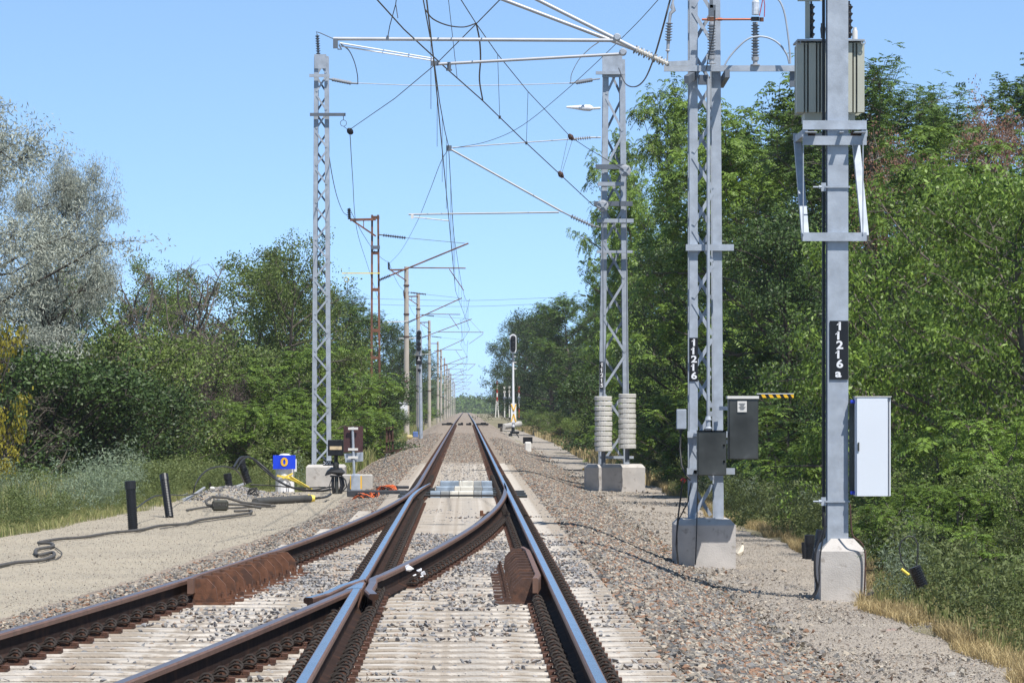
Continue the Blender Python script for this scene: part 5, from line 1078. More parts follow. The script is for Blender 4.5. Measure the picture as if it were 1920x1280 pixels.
# rusty frame leaning out of the bushes
Y = 125.; t = thing('rusty_frame', 'rusty upright iron frame with a flat seat-like foot at the ballast edge', 'iron frame', P(735, 850, Y))
for x_ in (725, 730.5, 736.5): mb = MB(); mb.bar(P(x_, 802 if x_ > 726 else 804, Y), P(x_, 845, Y), .05 if x_ != 730.5 else .03); build('upright', mb, RUST, t)
mb = MB()
for yy in (801, 826): mb.bar(P(723, yy + 2, Y - .05), P(739, yy - 1, Y - .05), .05, .04)
mb.box(P(731, 815, Y + .03), (.16, .01, .28)); build('crosspiece', mb, RUST, t)
mb = MB(); mb.bar(P(724, 848, Y - .1), P(752, 842, Y - .3), .25, .03); mb.bar(P(742, 849, Y - .4), P(753, 840, Y - .4), .05); build('foot', mb, RUST, t)
mb = MB(); mb.bar(P(725, 850, Y), P(719, 870, Y), .025); build('prop', mb, WHITE_O, t)
Y = 168.; t = thing('marker_block', 'dark plate on a weathered white stub beside the ballast, nearer of the two', 'marker', P(990, 846, Y))
mb = MB(); mb.box(P(989.5, 825, Y), (18 * Y / FPX, .06, 12 * Y / FPX)); build('plate', mb, BLACK, t)
mb = MB(); mb.bbox(P(990, 838, Y), (.26, .2, .42), .04); build('stub', mb, WHITE_O, t)
Y = 262.; t = thing('marker_block', 'small dark plate on a stub beside the ballast, behind the white signal post', 'marker', P(938, 808, Y))
mb = MB(); mb.box(P(938, 798, Y), (9 * Y / FPX, .06, 8 * Y / FPX)); build('plate', mb, BLACK, t); mb = MB(); mb.bbox(P(940, 804, Y), (.14, .1, .3), .02); build('stub', mb, BARK, t)
solo('pipe_culvert', MB().tube([P(943, 800, 270), P(960, 797, 274), P(975, 794, 275)], .19, 10), LIGHTC, 'pale horizontal pipe lying in the dry grass behind the signal base', 'pipe', base=P(943, 806, 270))
# crossing furniture far off
Y = 330.; t = thing('level_crossing_mast', 'red and white striped barrier mast on splayed pale legs at the far crossing', 'barrier', P(932, 780, Y))
for k in range(5): mb = MB(); mb.tube([P(932, 714 + k * 7.5, Y), P(932, 721.5 + k * 7.5, Y)], .07, 6); build('band', mb, RED if k % 2 == 0 else WHITE_O, t)
for dx in (-3, 3): mb = MB(); mb.bar(P(932 + dx * .4, 750, Y), P(932 + dx, 782, Y), .08); build('leg', mb, WHITE_O, t)
for i, (x_, lab) in enumerate(((946, 'white crossing post with a lamp box, first in line behind the signal mast'), (955, 'white crossing post with a lamp box, close behind the signal mast'), (973, 'white crossing post with a reddish foot, just beyond the signal mast'))):
    Y = 320. + i; t = thing('crossing_post', lab, 'crossing post', P(x_, 782, Y)); mb = MB(); mb.tube([P(x_, 782, Y), P(x_, 724, Y)], .055, 6); build('post', mb, WHITE_O, t)
    mb = MB(); mb.bbox(P(x_ + .5, 746, Y - .1), (.28, .2, .18), .03); build('lamp_box', mb, GALV_D, t)
    mb = MB(); mb.bar(P(x_ - 2, 724, Y - .05), P(x_ + 2, 736, Y - .05), .05); mb.bar(P(x_ + 2, 724, Y - .05), P(x_ - 2, 736, Y - .05), .05); build('cross_arm', mb, WHITE_O if i < 2 else RED, t)
    if i == 2: mb = MB(); mb.tube([P(x_, 782, Y), P(x_, 764, Y)], .07, 6); build('foot', mb, RED, t)
# ================================================================ vegetation
L_AIL = leafmat('leaf_bright', (.024, .060, .010), (.225, .335, .052), .22, .5, spec=.35)
L_ROB = leafmat('leaf_mid', (.018, .045, .011), (.150, .235, .045), .18, .5, spec=.35)
L_MAP = leafmat('leaf_olive', (.036, .070, .017), (.22, .29, .070), .24, .5)
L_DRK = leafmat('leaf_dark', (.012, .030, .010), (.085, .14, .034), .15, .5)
L_SIL = leafmat('leaf_silver', (.17, .19, .155), (.42, .44, .37), .15, .7)
L_BRN = leafmat('leaf_dry', (.14, .075, .05), (.32, .17, .11), .15, .8)
L_YEL = leafmat('leaf_yellow', (.16, .16, .02), (.42, .36, .04), .3, .6)
L_WEED = leafmat('leaf_weed', (.07, .10, .03), (.20, .24, .08), .25, .6)
L_WEEDG = leafmat('leaf_grey_weed', (.10, .14, .085), (.24, .29, .19), .2, .7)
L_DRYG = leafmat('dry_grass', (.26, .20, .09), (.52, .42, .22), .25, .8)
L_GRS = leafmat('green_grass', (.12, .16, .045), (.36, .34, .15), .3, .7, odd=(.55, .46, .24))

def rotvec(r, n): v = r.randn(n, 3); return v / np.linalg.norm(v, axis=1)[:, None]
def nrm(v): return v / np.maximum(1e-9, np.linalg.norm(v, axis=1))[:, None]
def leaves(c, d, n, l, w):
    """rhombic leaf quads"""
    d = nrm(d); s = nrm(np.cross(d, n)); l = l[:, None]; w = w[:, None]
    return np.stack([c - d * l * .5, c - d * l * .05 + s * w * .5, c + d * l * .5, c - d * l * .05 - s * w * .5], 1)
def skeleton(r, H, Rw, cb, n1, n2, n3, stems=1, up=.5, droop=0., wig=.06, tm=.45):
    segs = []; tips = []; dirs = []
    def poly(p, d, L, r0, r1, k, bend, wg):
        pts = [p]; 
        for i in range(k):
            d = d + wg * r.randn(3) + np.array([0, 0, bend]) / k; d = d / np.linalg.norm(d); q = pts[-1] + d * L / k; segs.append((pts[-1], q, r0 + (r1 - r0) * i / k, r0 + (r1 - r0) * (i + 1) / k)); pts.append(q)
        return pts
    for s in range(stems):
        a = r.rand() * 6.28; b = np.array([math.cos(a), math.sin(a), 0]) * (.0 if stems == 1 else .35 * Rw * r.rand())
        lean = np.array([math.cos(a), math.sin(a), 0]) * (.05 if stems == 1 else .28) ; hh = H * (1 if stems == 1 else r.uniform(.7, 1))
        tr = poly(b * .4, np.array([0, 0, 1.]) + lean, hh * .93, .020 * H / (1 if stems == 1 else 1.8) + .01, .012, 9, .2, wig)
        for i in range(n1):
            t = cb + (1 - cb) * (i + r.rand()) / n1; k = min(8, int(t * 9)); p = tr[k] + (tr[k + 1] - tr[k]) * (t * 9 - k)
            sh = math.sqrt(max(.09, 1 - ((t - tm) / (1.02 - tm if t > tm else tm - cb + .35)) ** 2)); az = i * 2.4 + r.rand(); L = Rw * sh * r.uniform(.65, 1.1)
            d = np.array([math.cos(az), math.sin(az), up * r.uniform(.4, 1.5) * (.5 + t)])
            br = poly(p, d / np.linalg.norm(d), L, .008 * H * (1.1 - t) + .012, .010, 5, .15 - droop, .14)
            nodes = [(.38, .28), (.70, .32), (.98, .40)] if n2 > 4 else [(.6, .4), (1., .6)]
            for j in range(n2):
                q_ = r.rand(); acc = 0; t2 = .98
                for (tn, wn) in nodes:
                    acc += wn
                    if q_ < acc: t2 = tn + r.uniform(-.05, .02); break
                k2 = min(4, int(t2 * 5)); p2 = br[k2] + (br[k2 + 1] - br[k2]) * (t2 * 5 - k2)
                d2 = .5 * (br[-1] - br[0]) / L + 1.0 * r.randn(3) * np.array([1, 1, .7]) + np.array([0, 0, .25]); d2 /= np.linalg.norm(d2); L2 = Rw * r.uniform(.09, .22)
                tw = poly(p2, d2, L2, .010, .005, 2, .1 - droop, .15); tips += tw[1:]; dirs += [d2] * 2
                for m in range(n3):
                    d3 = d2 + .9 * r.randn(3); d3 /= np.linalg.norm(d3); p3 = tw[r.randint(1, 3)]; e = poly(p3, d3, Rw * r.uniform(.05, .12), .005, .002, 2, -droop, .1); tips.append(e[-1]); dirs.append(d3)
    return segs, np.array(tips), np.array(dirs)
def wood(segs, rmin=0.0, sides=5):
    S = [s for s in segs if s[2] > rmin]; a = np.array([s[0] for s in S]); b = np.array([s[1] for s in S]); ra = np.array([s[2] for s in S])[:, None]; rb = np.array([s[3] for s in S])[:, None]
    d = nrm(b - a); u = nrm(np.cross(d, np.array([.31, .9, .2]))); v = np.cross(d, u); Q = []
    for k in range(sides):
        t0, t1 = 2 * math.pi * k / sides, 2 * math.pi * (k + 1) / sides; e0 = u * math.cos(t0) + v * math.sin(t0); e1 = u * math.cos(t1) + v * math.sin(t1)
        Q.append(np.stack([a + e0 * ra, a + e1 * ra, b + e1 * rb, b + e0 * rb], 1))
    return np.concatenate(Q)
def clump_leaves(r, tips, dirs, per, spread, l, w, flat=.6, drp=.3):
    n = len(tips) * per; i = np.repeat(np.arange(len(tips)), per); c = tips[i] + np.clip(r.randn(n, 3), -1.7, 1.7) * spread * np.array([1, 1, .75])
    d = rotvec(r, n) + dirs[i] * .3 + np.array([0, 0, -drp]); nn = rotvec(r, n) * (1 - flat) + np.array([.1, -.2, .8]) * flat + 1.3 * (c - tips[i] - np.array([0, 0, spread * .4])) / spread * .5
    lo = (np.repeat(r.rand(len(tips) // 4 + 1), 4)[:len(tips)])[i]; return leaves(c, d, nrm(nn), l * r.uniform(.6, 1.25, n), w * r.uniform(.7, 1.2, n)), np.clip(.6 * r.rand(n) + .4 * lo, 0, 1)
def pinnate(r, tips, dirs, fr, L, pairs, l, w, droop=.9, upk=.3):
    """compound leaves: fr rachises per tip, each with pairs of leaflets, arching down"""
    n = len(tips) * fr; i = np.repeat(np.arange(len(tips)), fr); az = r.rand(n) * 6.283
    d0 = np.stack([np.cos(az), np.sin(az), upk + .3 * r.randn(n)], 1) + dirs[i] * .4; d0 = nrm(d0); base = tips[i] + .04 * r.randn(n, 3); LL = L * r.uniform(.6, 1.2, n)
    Q = []; T = []; tl = r.rand(len(tips))[i]; tr_ = r.rand(n)
    for k in range(pairs):
        t = (k + 1.2) / (pairs + .4); p = base + d0 * (LL * t)[:, None] + np.array([0, 0, -1]) * (droop * LL * t * t * .6)[:, None]
        tang = nrm(d0 + np.array([0, 0, -1]) * (droop * 1.2 * t)); side = nrm(np.cross(tang, np.array([0, 0, 1.]) + .15 * r.randn(n, 3)))
        for s in (-1, 1):
            dd = side * s + tang * .45 + np.array([0, 0, -.35]); nn = nrm(np.cross(tang, side) * -1 + .25 * r.randn(n, 3)); ls = l * (1.05 - .45 * abs(t - .45)) * r.uniform(.8, 1.15, n)
            Q.append(leaves(p + nrm(dd) * ls[:, None] * .5, dd, nn, ls, w * r.uniform(.8, 1.15, n))); T.append(np.clip(.3 * r.rand(n) + .4 * tr_ + .3 * tl, 0, 1))
    return np.concatenate(Q), np.concatenate(T)
PROT = {}
def proto(key, leafm, bark, seed, kind, H=8., Rw=3., cb=.15, n1=26, n2=7, n3=3, stems=1, per=10, spread=.16, l=.09, w=.045, rmin=.004, up=.5, droop=.1, tm=.45, flat=.55, drp=.3, **k):
    r = np.random.RandomState(seed); segs, tips, dirs = skeleton(r, H, Rw, cb, n1, n2, n3, stems, up, droop, tm=tm)
    wm = npmesh(key + '_trunk', wood(segs, rmin), 4, bark)
    if kind == 'clump': q, t = clump_leaves(r, tips, dirs, per, spread, l, w, flat, drp)
    elif kind == 'pinnate': q, t = pinnate(r, tips, dirs, per, k.get('L', .4), k.get('pairs', 6), l, w, k.get('pd', .9))
    elif kind == 'none': q = None
    lm = npmesh(key + '_crown', q, 4, leafm, t) if kind != 'none' else None
    if lm: H = float(np.percentile(q.reshape(-1, 3)[:, 2], 99.9))
    PROT[key] = (wm, lm, H); return
proto('ail', L_AIL, BARK, 1, 'pinnate', 7.5, 3.0, .10, 30, 9, 1, per=4, L=.46, pairs=7, l=.125, w=.043)
proto('ail2', L_AIL, BARK, 2, 'pinnate', 7.5, 3.3, .06, 32, 9, 1, stems=1, per=4, L=.50, pairs=7, l=.135, w=.046, up=.35)
proto('cherry', L_AIL, BARK, 3, 'clump', 7., 3.0, .05, 34, 10, 2, per=15, spread=.15, l=.125, w=.05, drp=1.1, flat=.4)
proto('rob', L_ROB, BARK, 4, 'pinnate', 9., 3.2, .12, 38, 13, 2, per=4, L=.30, pairs=6, l=.075, w=.038, pd=.5)
proto('rob2', L_ROB, BARK, 5, 'pinnate', 9., 2.8, .10, 38, 13, 2, per=4, L=.32, pairs=6, l=.078, w=.040, pd=.6, tm=.6)
proto('map', L_MAP, BARK, 6, 'clump', 7., 3.2, .08, 34, 12, 2, per=15, spread=.14, l=.085, w=.062)
proto('map2', L_MAP, BARK, 7, 'clump', 7., 2.9, .05, 34, 12, 2, per=15, spread=.15, l=.080, w=.058, up=.8, tm=.55)
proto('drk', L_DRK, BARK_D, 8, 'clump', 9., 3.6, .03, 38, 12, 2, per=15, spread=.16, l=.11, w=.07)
proto('sil', L_SIL, BARK_D, 9, 'clump', 9., 4.0, .42, 30, 15, 4, per=24, spread=.15, l=.12, w=.026, up=.5, droop=.3, rmin=.004, flat=.3, drp=.8)
proto('brn', L_BRN, BARK_P, 10, 'clump', 8., 3., .2, 26, 10, 3, per=12, spread=.13, l=.075, w=.045, rmin=.003)
proto('bare', L_BRN, BARK, 12, 'none', 5., 1.9, .1, 18, 7, 4, stems=3, rmin=.001, up=1.3)
proto('bushm', L_MAP, BARK, 13, 'clump', 3., 1.8, .05, 11, 6, 3, stems=4, per=13, spread=.12, l=.07, w=.045, up=1.0)
proto('bushr', L_AIL, BARK, 14, 'pinnate', 3., 1.6, .05, 9, 4, 2, stems=4, per=3, L=.34, pairs=7, l=.085, w=.032, up=1.)
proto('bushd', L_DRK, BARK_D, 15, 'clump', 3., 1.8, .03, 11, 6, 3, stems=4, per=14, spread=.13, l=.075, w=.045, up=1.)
proto('bushb', leafmat('leaf_brown_shrub', (.055, .04, .035), (.12, .085, .075), .1, .8), BARK_D, 16, 'clump', 3., 1.5, .03, 12, 7, 3, stems=4, per=9, spread=.10, l=.045, w=.022, up=1.)
proto('weed', L_WEED, L_WEED, 17, 'clump', 1., .42, .05, 6, 4, 2, stems=5, per=10, spread=.06, l=.075, w=.03, up=1.5, rmin=.001)
proto('weedg', L_WEEDG, L_WEEDG, 18, 'clump', 1., .42, .05, 6, 4, 2, stems=5, per=12, spread=.055, l=.07, w=.019, up=1.6, rmin=.001)
proto('fern', L_AIL, BARK, 19, 'pinnate', 2.2, .5, .25, 7, 1, 1, stems=1, per=3, L=.55, pairs=11, l=.13, w=.040, pd=.8, up=.6)
proto('yel', L_YEL, BARK_D, 20, 'clump', 2.5, 1.2, .1, 8, 5, 3, stems=2, per=9, spread=.11, l=.08, w=.06)
PROT['willow'] = (PROT['map'][0], PROT['map'][1], 7.)
def plant(name, key, px, Y, top, lab, cat, wide=1.0, rz=None, group=None, X=None, base=None, parts=('trunk', 'crown')):
    """px: photo column of the stem, top: photo row of the highest leaves"""
    wm, lm, H = PROT[key]; x = (px - CX) * Y / FPX if X is None else X; zb = g(x, Y) - .05 if base is None else base
    h = CAMZ + (CY - top) * Y / FPX - zb; s = h / H; t = thing(name, lab, cat, (x, Y, zb), group)
    t.scale = (s * wide, s * wide, s); t.rotation_euler = (0, 0, rnd.random() * 6.28 if rz is None else rz)
    o = link(parts[0], wm); o.parent = t
    if lm: o = link(parts[1], lm); o.parent = t
    return t
# ---- open side with the numbered masts
GR = 'trees behind the numbered masts'; GLf = 'trees behind the sandy platform'
T_ = [
 ('tree', 'cherry', 1830, 62, 300, 'leafy bright green tree with long drooping leaves beyond the white cabinet', 'tree', 1.15),
 ('tree', 'cherry', 1950, 57, 330, 'bright drooping-leaved tree at the very edge of the picture, above the weeds', 'tree', 1.1),
 ('tree', 'cherry', 1690, 66, 420, 'lower bright green tree just behind the top corner of the white cabinet', 'tree', 1.1),
 ('tree', 'ail2', 1900, 74, 225, 'tall dark-centred tree rising above the drooping bright green ones', 'tree', 1.0),
 ('tree', 'rob', 1680, 88, 98, 'tall fine-leaved tree with its peak just past the transformer', 'tree', .95),
 ('tree', 'rob2', 1880, 96, 125, 'tall fine-leaved tree against the sky near the picture edge', 'tree', 1.0),
 ('tree', 'rob', 1780, 94, 150, 'fine-leaved tree filling the gap between the two tall peaks', 'tree', .85),
 ('dead_tree', 'brn', 1695, 78, 235, 'tree with withered reddish brown leaves between the green crowns', 'tree', .55),
 ('dead_tree', 'brn', 1905, 80, 165, 'tree with withered brown leaves showing at the picture edge', 'tree', .6),
 ('tree', 'rob2', 1575, 92, 225, 'dark green tree directly behind the column and the bracket frame', 'tree', 1.0),
 ('tree', 'ail', 1420, 108, 150, 'tree with bright green tips below the cross beam of mast 11216', 'tree', .95),
 ('tree', 'ail2', 1500, 100, 185, 'bright green tree crown between mast 11216 and the transformer', 'tree', .85),
 ('tree', 'drk', 1480, 84, 380, 'dark shady tree filling the space above the striped arm', 'tree', .95),
 ('tree', 'drk', 1640, 76, 470, 'dark shady tree behind the white cabinet', 'tree', .95),
 ('tree', 'ail', 1262, 136, 145, 'tall bright green tree between masts 11215 and 11216', 'tree', .46),
 ('tree', 'ail2', 1235, 150, 300, 'green tree overhanging behind the upper part of mast 11215', 'tree', .50),
 ('tree', 'rob2', 1350, 122, 250, 'fine-leaved tree seen through and beside the legs of mast 11216', 'tree', .95),
 ('tree', 'drk', 1290, 112, 430, 'dark tree mass just left behind mast 11216', 'tree', .9),
 ('tree', 'rob', 1215, 172, 450, 'rounded green tree behind the weights mast, lower than its neighbours', 'tree', 1.0),
 ('tree', 'ail', 1172, 180, 245, 'slender bright tree whose side boughs show on both sides of mast 11215', 'tree', .37),
 ('tree', 'rob', 1140, 215, 525, 'round-topped tree just beyond mast 11215 towards the signal', 'tree', 1.0),
 ('tree', 'rob2', 1075, 262, 552, 'green tree in the row sloping down to the signal, second from mast 11215', 'tree', 1.1),
 ('tree', 'drk', 1035, 300, 570, 'dark green tree in the row above the white signal post', 'tree', 1.2),
 ('tree', 'drk', 1015, 370, 582, 'dark green tree directly behind the white signal head', 'tree', 1.2),
 ('tree', 'drk', 982, 460, 594, 'dark tree marking the end of the row beside the open sky', 'tree', 1.15),
 ('tree', 'rob', 962, 600, 600, 'paler tree peeping out at the very end of the row', 'tree', 1.0),
]
for i, a in enumerate(T_):
    k = plant(*a, group=GR)
T_ = [
 ('bush', 'bushr', 1290, 104, 730, 'fern-leaved bush beside the weights between masts 11215 and 11216', 'bush', 1.3),
 ('bush', 'bushr', 1235, 118, 700, 'fern-leaved bush behind the weight stacks', 'bush', 1.3),
 ('bush', 'bushr', 1395, 92, 690, 'tall fern-leaved bush behind the larger dark box', 'bush', 1.2),
 ('bush', 'bushr', 1480, 80, 800, 'fern-leaved bush under the striped arm', 'bush', 1.2),
 ('bush', 'bushr', 1545, 74, 790, 'fern-leaved bush in the shade left of the column foot', 'bush', 1.1),
 ('bush', 'bushm', 1090, 170, 775, 'light green rounded bush at the bend of the dirt path', 'bush', 1.3),
 ('bush', 'bushm', 1050, 215, 765, 'light green rounded bush beyond the one at the bend of the path', 'bush', 1.4),
 ('bush', 'bushr', 1140, 145, 775, 'bright bush behind the foot of mast 11215', 'bush', 1.3),
 ('bush', 'bushm', 1020, 270, 762, 'pale bush beside the dry grass strip behind the signal', 'bush', 1.8),
 ('bush', 'bushr', 1000, 330, 745, 'green bush at the far crossing posts', 'bush', 1.6),
 ('bush', 'bushd', 1180, 160, 690, 'dark bush in the shade behind mast 11215', 'bush', 1.5),
 ('bush', 'bushd', 1330, 110, 740, 'dark bush seen between the legs of mast 11216', 'bush', 1.4),
 ('bush', 'bushr', 1700, 58, 800, 'bush of feathery leaves right beside the lower part of the white cabinet', 'bush', 1.0),
 ('bush', 'bushm', 1790, 56, 790, 'low olive bush in the weeds past the white cabinet', 'bush', 1.2),
 ('bush', 'bushr', 1880, 52, 770, 'feathery green bush over the picture edge above the cable loop', 'bush', 1.1),
 ('bush', 'bushm', 1950, 47, 840, 'light green bush low at the picture edge', 'bush', 1.1),
 ('bush', 'bushm', 1905, 46, 960, 'low spreading shrub at the picture edge near the dry grass', 'bush', 1.3),
 ('bush', 'bushr', 1675, 50, 900, 'low leafy green bush reaching right up to the tall concrete block', 'bush', 1.2),
 ('bush', 'bushm', 1740, 52, 850, 'green bush behind the cable loop in the weeds', 'bush', 1.2),
 ('bush', 'bushr', 1820, 47, 900, 'bright feathery bush low in the weeds, past the cable loop', 'bush', 1.3),
 ('sapling', 'fern', 1440, 78, 745, 'young sapling with long fern-like leaves under the striped arm', 'sapling', 1.3),
 ('sapling', 'fern', 1495, 76, 770, 'young sapling with long fern-like leaves close to the column', 'sapling', 1.3),
 ('sapling', 'fern', 1245, 120, 580, 'tall sapling with long fern-like leaves between the two numbered masts', 'sapling', .9),
 ('sapling', 'fern', 1205, 124, 640, 'slim sapling with long fern-like leaves right behind mast 11215', 'sapling', .9),
 ('sapling', 'fern', 1770, 52, 800, 'young fern-leaved sapling beside the silvery weeds past the cabinet', 'sapling', 1.0),
 ('sapling', 'fern', 1860, 48, 850, 'young fern-leaved sapling above the cable loop in the weeds', 'sapling', 1.0),
 ('sapling', 'fern', 1850, 42, 985, 'small fern-leaved sapling just above the dry grass', 'sapling', 1.2),
]
for a in T_: plant(*a, group='bushes along the dirt path', parts=('stems', 'foliage'))
# ---- sandy side
T_ = [
 ('silver_tree', 'sil', -38, 92, 185, 'silvery grey tree with drooping narrow leaves against the sky', 'tree', 1.0),
 ('silver_tree', 'sil', 45, 98, 285, 'second silvery grey tree, lower and spreading towards the open sky', 'tree', .50),
 ('tree', 'map', 445, 138, 462, 'broad olive green tree standing between the dip in the skyline and the highest top', 'tree', 1.0),
 ('tree', 'map2', 528, 132, 440, 'olive green tree with the highest top, next to the slim lattice mast', 'tree', .85),
 ('tree', 'map2', 380, 146, 480, 'olive tree sloping down on the outer side of the highest top', 'tree', .85),
 ('tree', 'map', 185, 140, 485, 'green tree showing its top just past the silvery boughs', 'tree', .8),
 ('tree', 'drk', 285, 165, 540, 'low dark tree top in the dip of the skyline', 'tree', .9),
 ('tree', 'drk', 80, 120, 520, 'dark tree under the silvery boughs', 'tree', 1.0),
 ('tree', 'map', 560, 150, 505, 'green tree between the slim lattice mast and the rusty mast', 'tree', .8),
 ('tree', 'rob', 622, 190, 540, 'green tree just before the rusty mast', 'tree', .9),
 ('tree', 'rob2', 662, 230, 565, 'green tree behind the foot of the rusty mast', 'tree', 1.0),
 ('tree', 'drk', 712, 300, 588, 'dark green tree behind the first concrete mast', 'tree', 1.1),
 ('tree', 'rob', 745, 370, 620, 'green tree beside the grey signal post', 'tree', 1.0),
 ('tree', 'drk', 772, 480, 650, 'dark tree behind the row of concrete masts', 'tree', 1.1),
 ('tree', 'rob', 800, 640, 672, 'small far tree behind the receding concrete masts', 'tree', 1.1),
 ('bare_tree', 'bare', 250, 128, 500, 'leafless grey thicket tree in the dip of the skyline', 'dead tree', 1.2),
 ('bare_tree', 'bare', 330, 134, 512, 'leafless grey tree leaning against the broad olive tree', 'dead tree', 1.2),
 ('bare_tree', 'bare', 205, 118, 540, 'leafless pale branches under the silvery boughs', 'dead tree', 1.3),
 ('bare_tree', 'bare', 60, 88, 640, 'dead brushwood with bent pale twigs in the deep shade', 'dead tree', 1.4),
]
for a in T_: plant(*a, group=GLf)
T_ = [
 ('bush', 'bushm', 200, 100, 575, 'large dull green bush in the middle of the thicket, below the bare branches', 'bush', 1.1),
 ('bush', 'bushm', 290, 104, 600, 'large dull green bush next to the brown shrub', 'bush', 1.0),
 ('bush', 'bushd', 50, 90, 640, 'dark bush in deep shade near the picture edge', 'bush', 1.3),
 ('bush', 'bushd', 150, 92, 690, 'dark bush in the shade above the grey-green weeds', 'bush', 1.3),
 ('bush', 'bushd', 240, 96, 700, 'dark bush shading the ground below the dull green bush', 'bush', 1.2),
 ('brown_shrub', 'bushb', 370, 112, 635, 'twiggy brown shrub, the taller of the two in the thicket', 'shrub', 1.0),
 ('brown_shrub', 'bushb', 420, 108, 700, 'twiggy brown shrub, the lower of the two in the thicket', 'shrub', 1.1),
 ('bush', 'bushm', 330, 100, 740, 'yellowish green bush below the brown shrubs', 'bush', 1.3),
 ('bush', 'bushm', 450, 118, 600, 'olive bush under the broad tree crown', 'bush', 1.2),
 ('bush', 'bushr', 520, 112, 640, 'feathery green bush left behind the slim lattice mast', 'bush', 1.1),
 ('bush', 'bushr', 560, 108, 720, 'low feathery green bush behind the blue zero plate', 'bush', 1.3),
 ('bush', 'bushr', 485, 106, 745, 'low feathery bush above the cable arch', 'bush', 1.3),
 ('bush', 'bushr', 610, 140, 640, 'feathery green bush between the lattice mast and the rusty mast', 'bush', 1.1),
 ('bush', 'bushd', 655, 155, 690, 'dark bush behind the brown sign back', 'bush', 1.3),
 ('bush', 'bushr', 680, 154, 735, 'green bush hiding the foot of the rusty mast', 'bush', 1.2),
 ('bush', 'bushr', 705, 190, 730, 'green bush behind the rusty iron frame', 'bush', 1.1),
 ('bush', 'bushd', 722, 185, 765, 'dark green bush touching the rusty iron frame', 'bush', 1.0),
 ('bush', 'bushr', 735, 262, 745, 'green bush at the foot of the first concrete mast', 'bush', 1.1),
 ('bush', 'bushr', 768, 350, 752, 'green bush among the concrete mast feet', 'bush', 1.2),
 ('bush', 'bushr', 795, 450, 754, 'far green bush at the feet of the receding masts', 'bush', 1.3),
 ('yellow_bush', 'yel', -50, 80, 570, 'bush with yellowing leaves at the picture edge', 'bush', .45),
 ('yellow_bush', 'yel', -42, 76, 735, 'low sprig with yellow leaves at the picture edge', 'bush', .6),
]
for a in T_: plant(*a, group='bushes behind the sandy platform', parts=('stems', 'foliage'))
# small silver sprays in the shade
for i, (px, py, Y, lab) in enumerate(((85, 620, 86, 'spray of silver leaves hanging in the shade, the larger one'), (140, 625, 87, 'small spray of silver leaves in the shade'))):
    r = np.random.RandomState(50 + i); c = np.array(P(px, py + 8, Y)); n = 900 if i == 0 else 260; s_ = .28 if i == 0 else .12
    tips = c + r.randn(60, 3) * np.array([s_, s_, s_ * .6]); q, t_ = clump_leaves(r, tips, rotvec(r, 60), n // 60, .05, .07, .02, .3, .8)
    o = link('silver_spray', npmesh('silver_spray', q, 4, L_SIL, t_)); tag(o, lab, 'branch')
# ---- backing woods (a continuous mass of leaves deep behind the single trees)
def mass(name, lab, n, fx, y0, y1, hmax, l, mat, seed, depth, p=1.0):
    r = np.random.RandomState(seed); ys_ = uni(n, y0, y1, p); x0 = fx(ys_); t = r.rand(n); xs_ = x0 + np.sign(x0) * depth * t
    hh = hmax(ys_) * (.80 + .2 * vnoise(xs_, ys_, .25) + .12 * vnoise(xs_ + 3, ys_, .9)); zb = gz(xs_, ys_); z_ = zb + hh * r.rand(n) ** .8
    c = np.stack([xs_, ys_, z_], 1); cl = vnoise(xs_ * 1.5, ys_ + z_ * 2, 1.1); k = cl > -.5; c = c[k]; m = len(c)
    q = leaves(c, rotvec(r, m), nrm(rotvec(r, m) * .5 + np.array([0, -.25, .6])), l * r.uniform(.6, 1.3, m), l * .6 * r.uniform(.6, 1.2, m))
    o = link(name, npmesh(name, q, 4, mat, r.rand(m))); tag(o, lab, 'woodland', kind='stuff'); return o
mass('woodland', 'dense dark green wood behind the trees on the side of the numbered masts', 90000, lambda y: 9.5 + .004 * y, 50, 260, lambda y: 5.0 + .012 * y, .20, L_DRK, 31, 5)
mass('woodland', 'dense dark green wood behind the trees on the sandy side', 90000, lambda y: -(11.5 - .014 * y).clip(8.5), 80, 300, lambda y: 4.6 + .006 * y, .20, L_DRK, 32, 5)
mass('woodland', 'far wood closing in along the track on the side of the signal mast', 60000, lambda y: 8.5 + .0 * y, 300, 1400, lambda y: 9.0 - .0 * y, .55, L_DRK, 33, 8, 1.6)
mass('woodland', 'far wood closing in along the track behind the old masts', 60000, lambda y: -7.5 + .0 * y, 300, 1400, lambda y: 7.5 + .0 * y, .55, L_ROB, 34, 8, 1.6)
r = np.random.RandomState(35); n = 30000; xs_ = r.uniform(-60, 60, n); ys_ = r.uniform(1420, 1500, n); hh = 11 + 2.5 * vnoise(xs_, ys_, .2); zb = gz(xs_, ys_)
hh = np.where(np.abs(xs_ - 4) < 9, 5 + 1.5 * vnoise(xs_, ys_, .5), hh)
q = leaves(np.stack([xs_, ys_, zb + hh * r.rand(n)], 1), rotvec(r, n), nrm(rotvec(r, n) * .6 + np.array([0, -.4, .5])), r.uniform(.6, 1.3, n), r.uniform(.4, .8, n))
tag(link('woodland', npmesh('woodland', q, 4, L_ROB, r.rand(n))), 'hazy wood at the end of the straight track', 'woodland', kind='stuff')
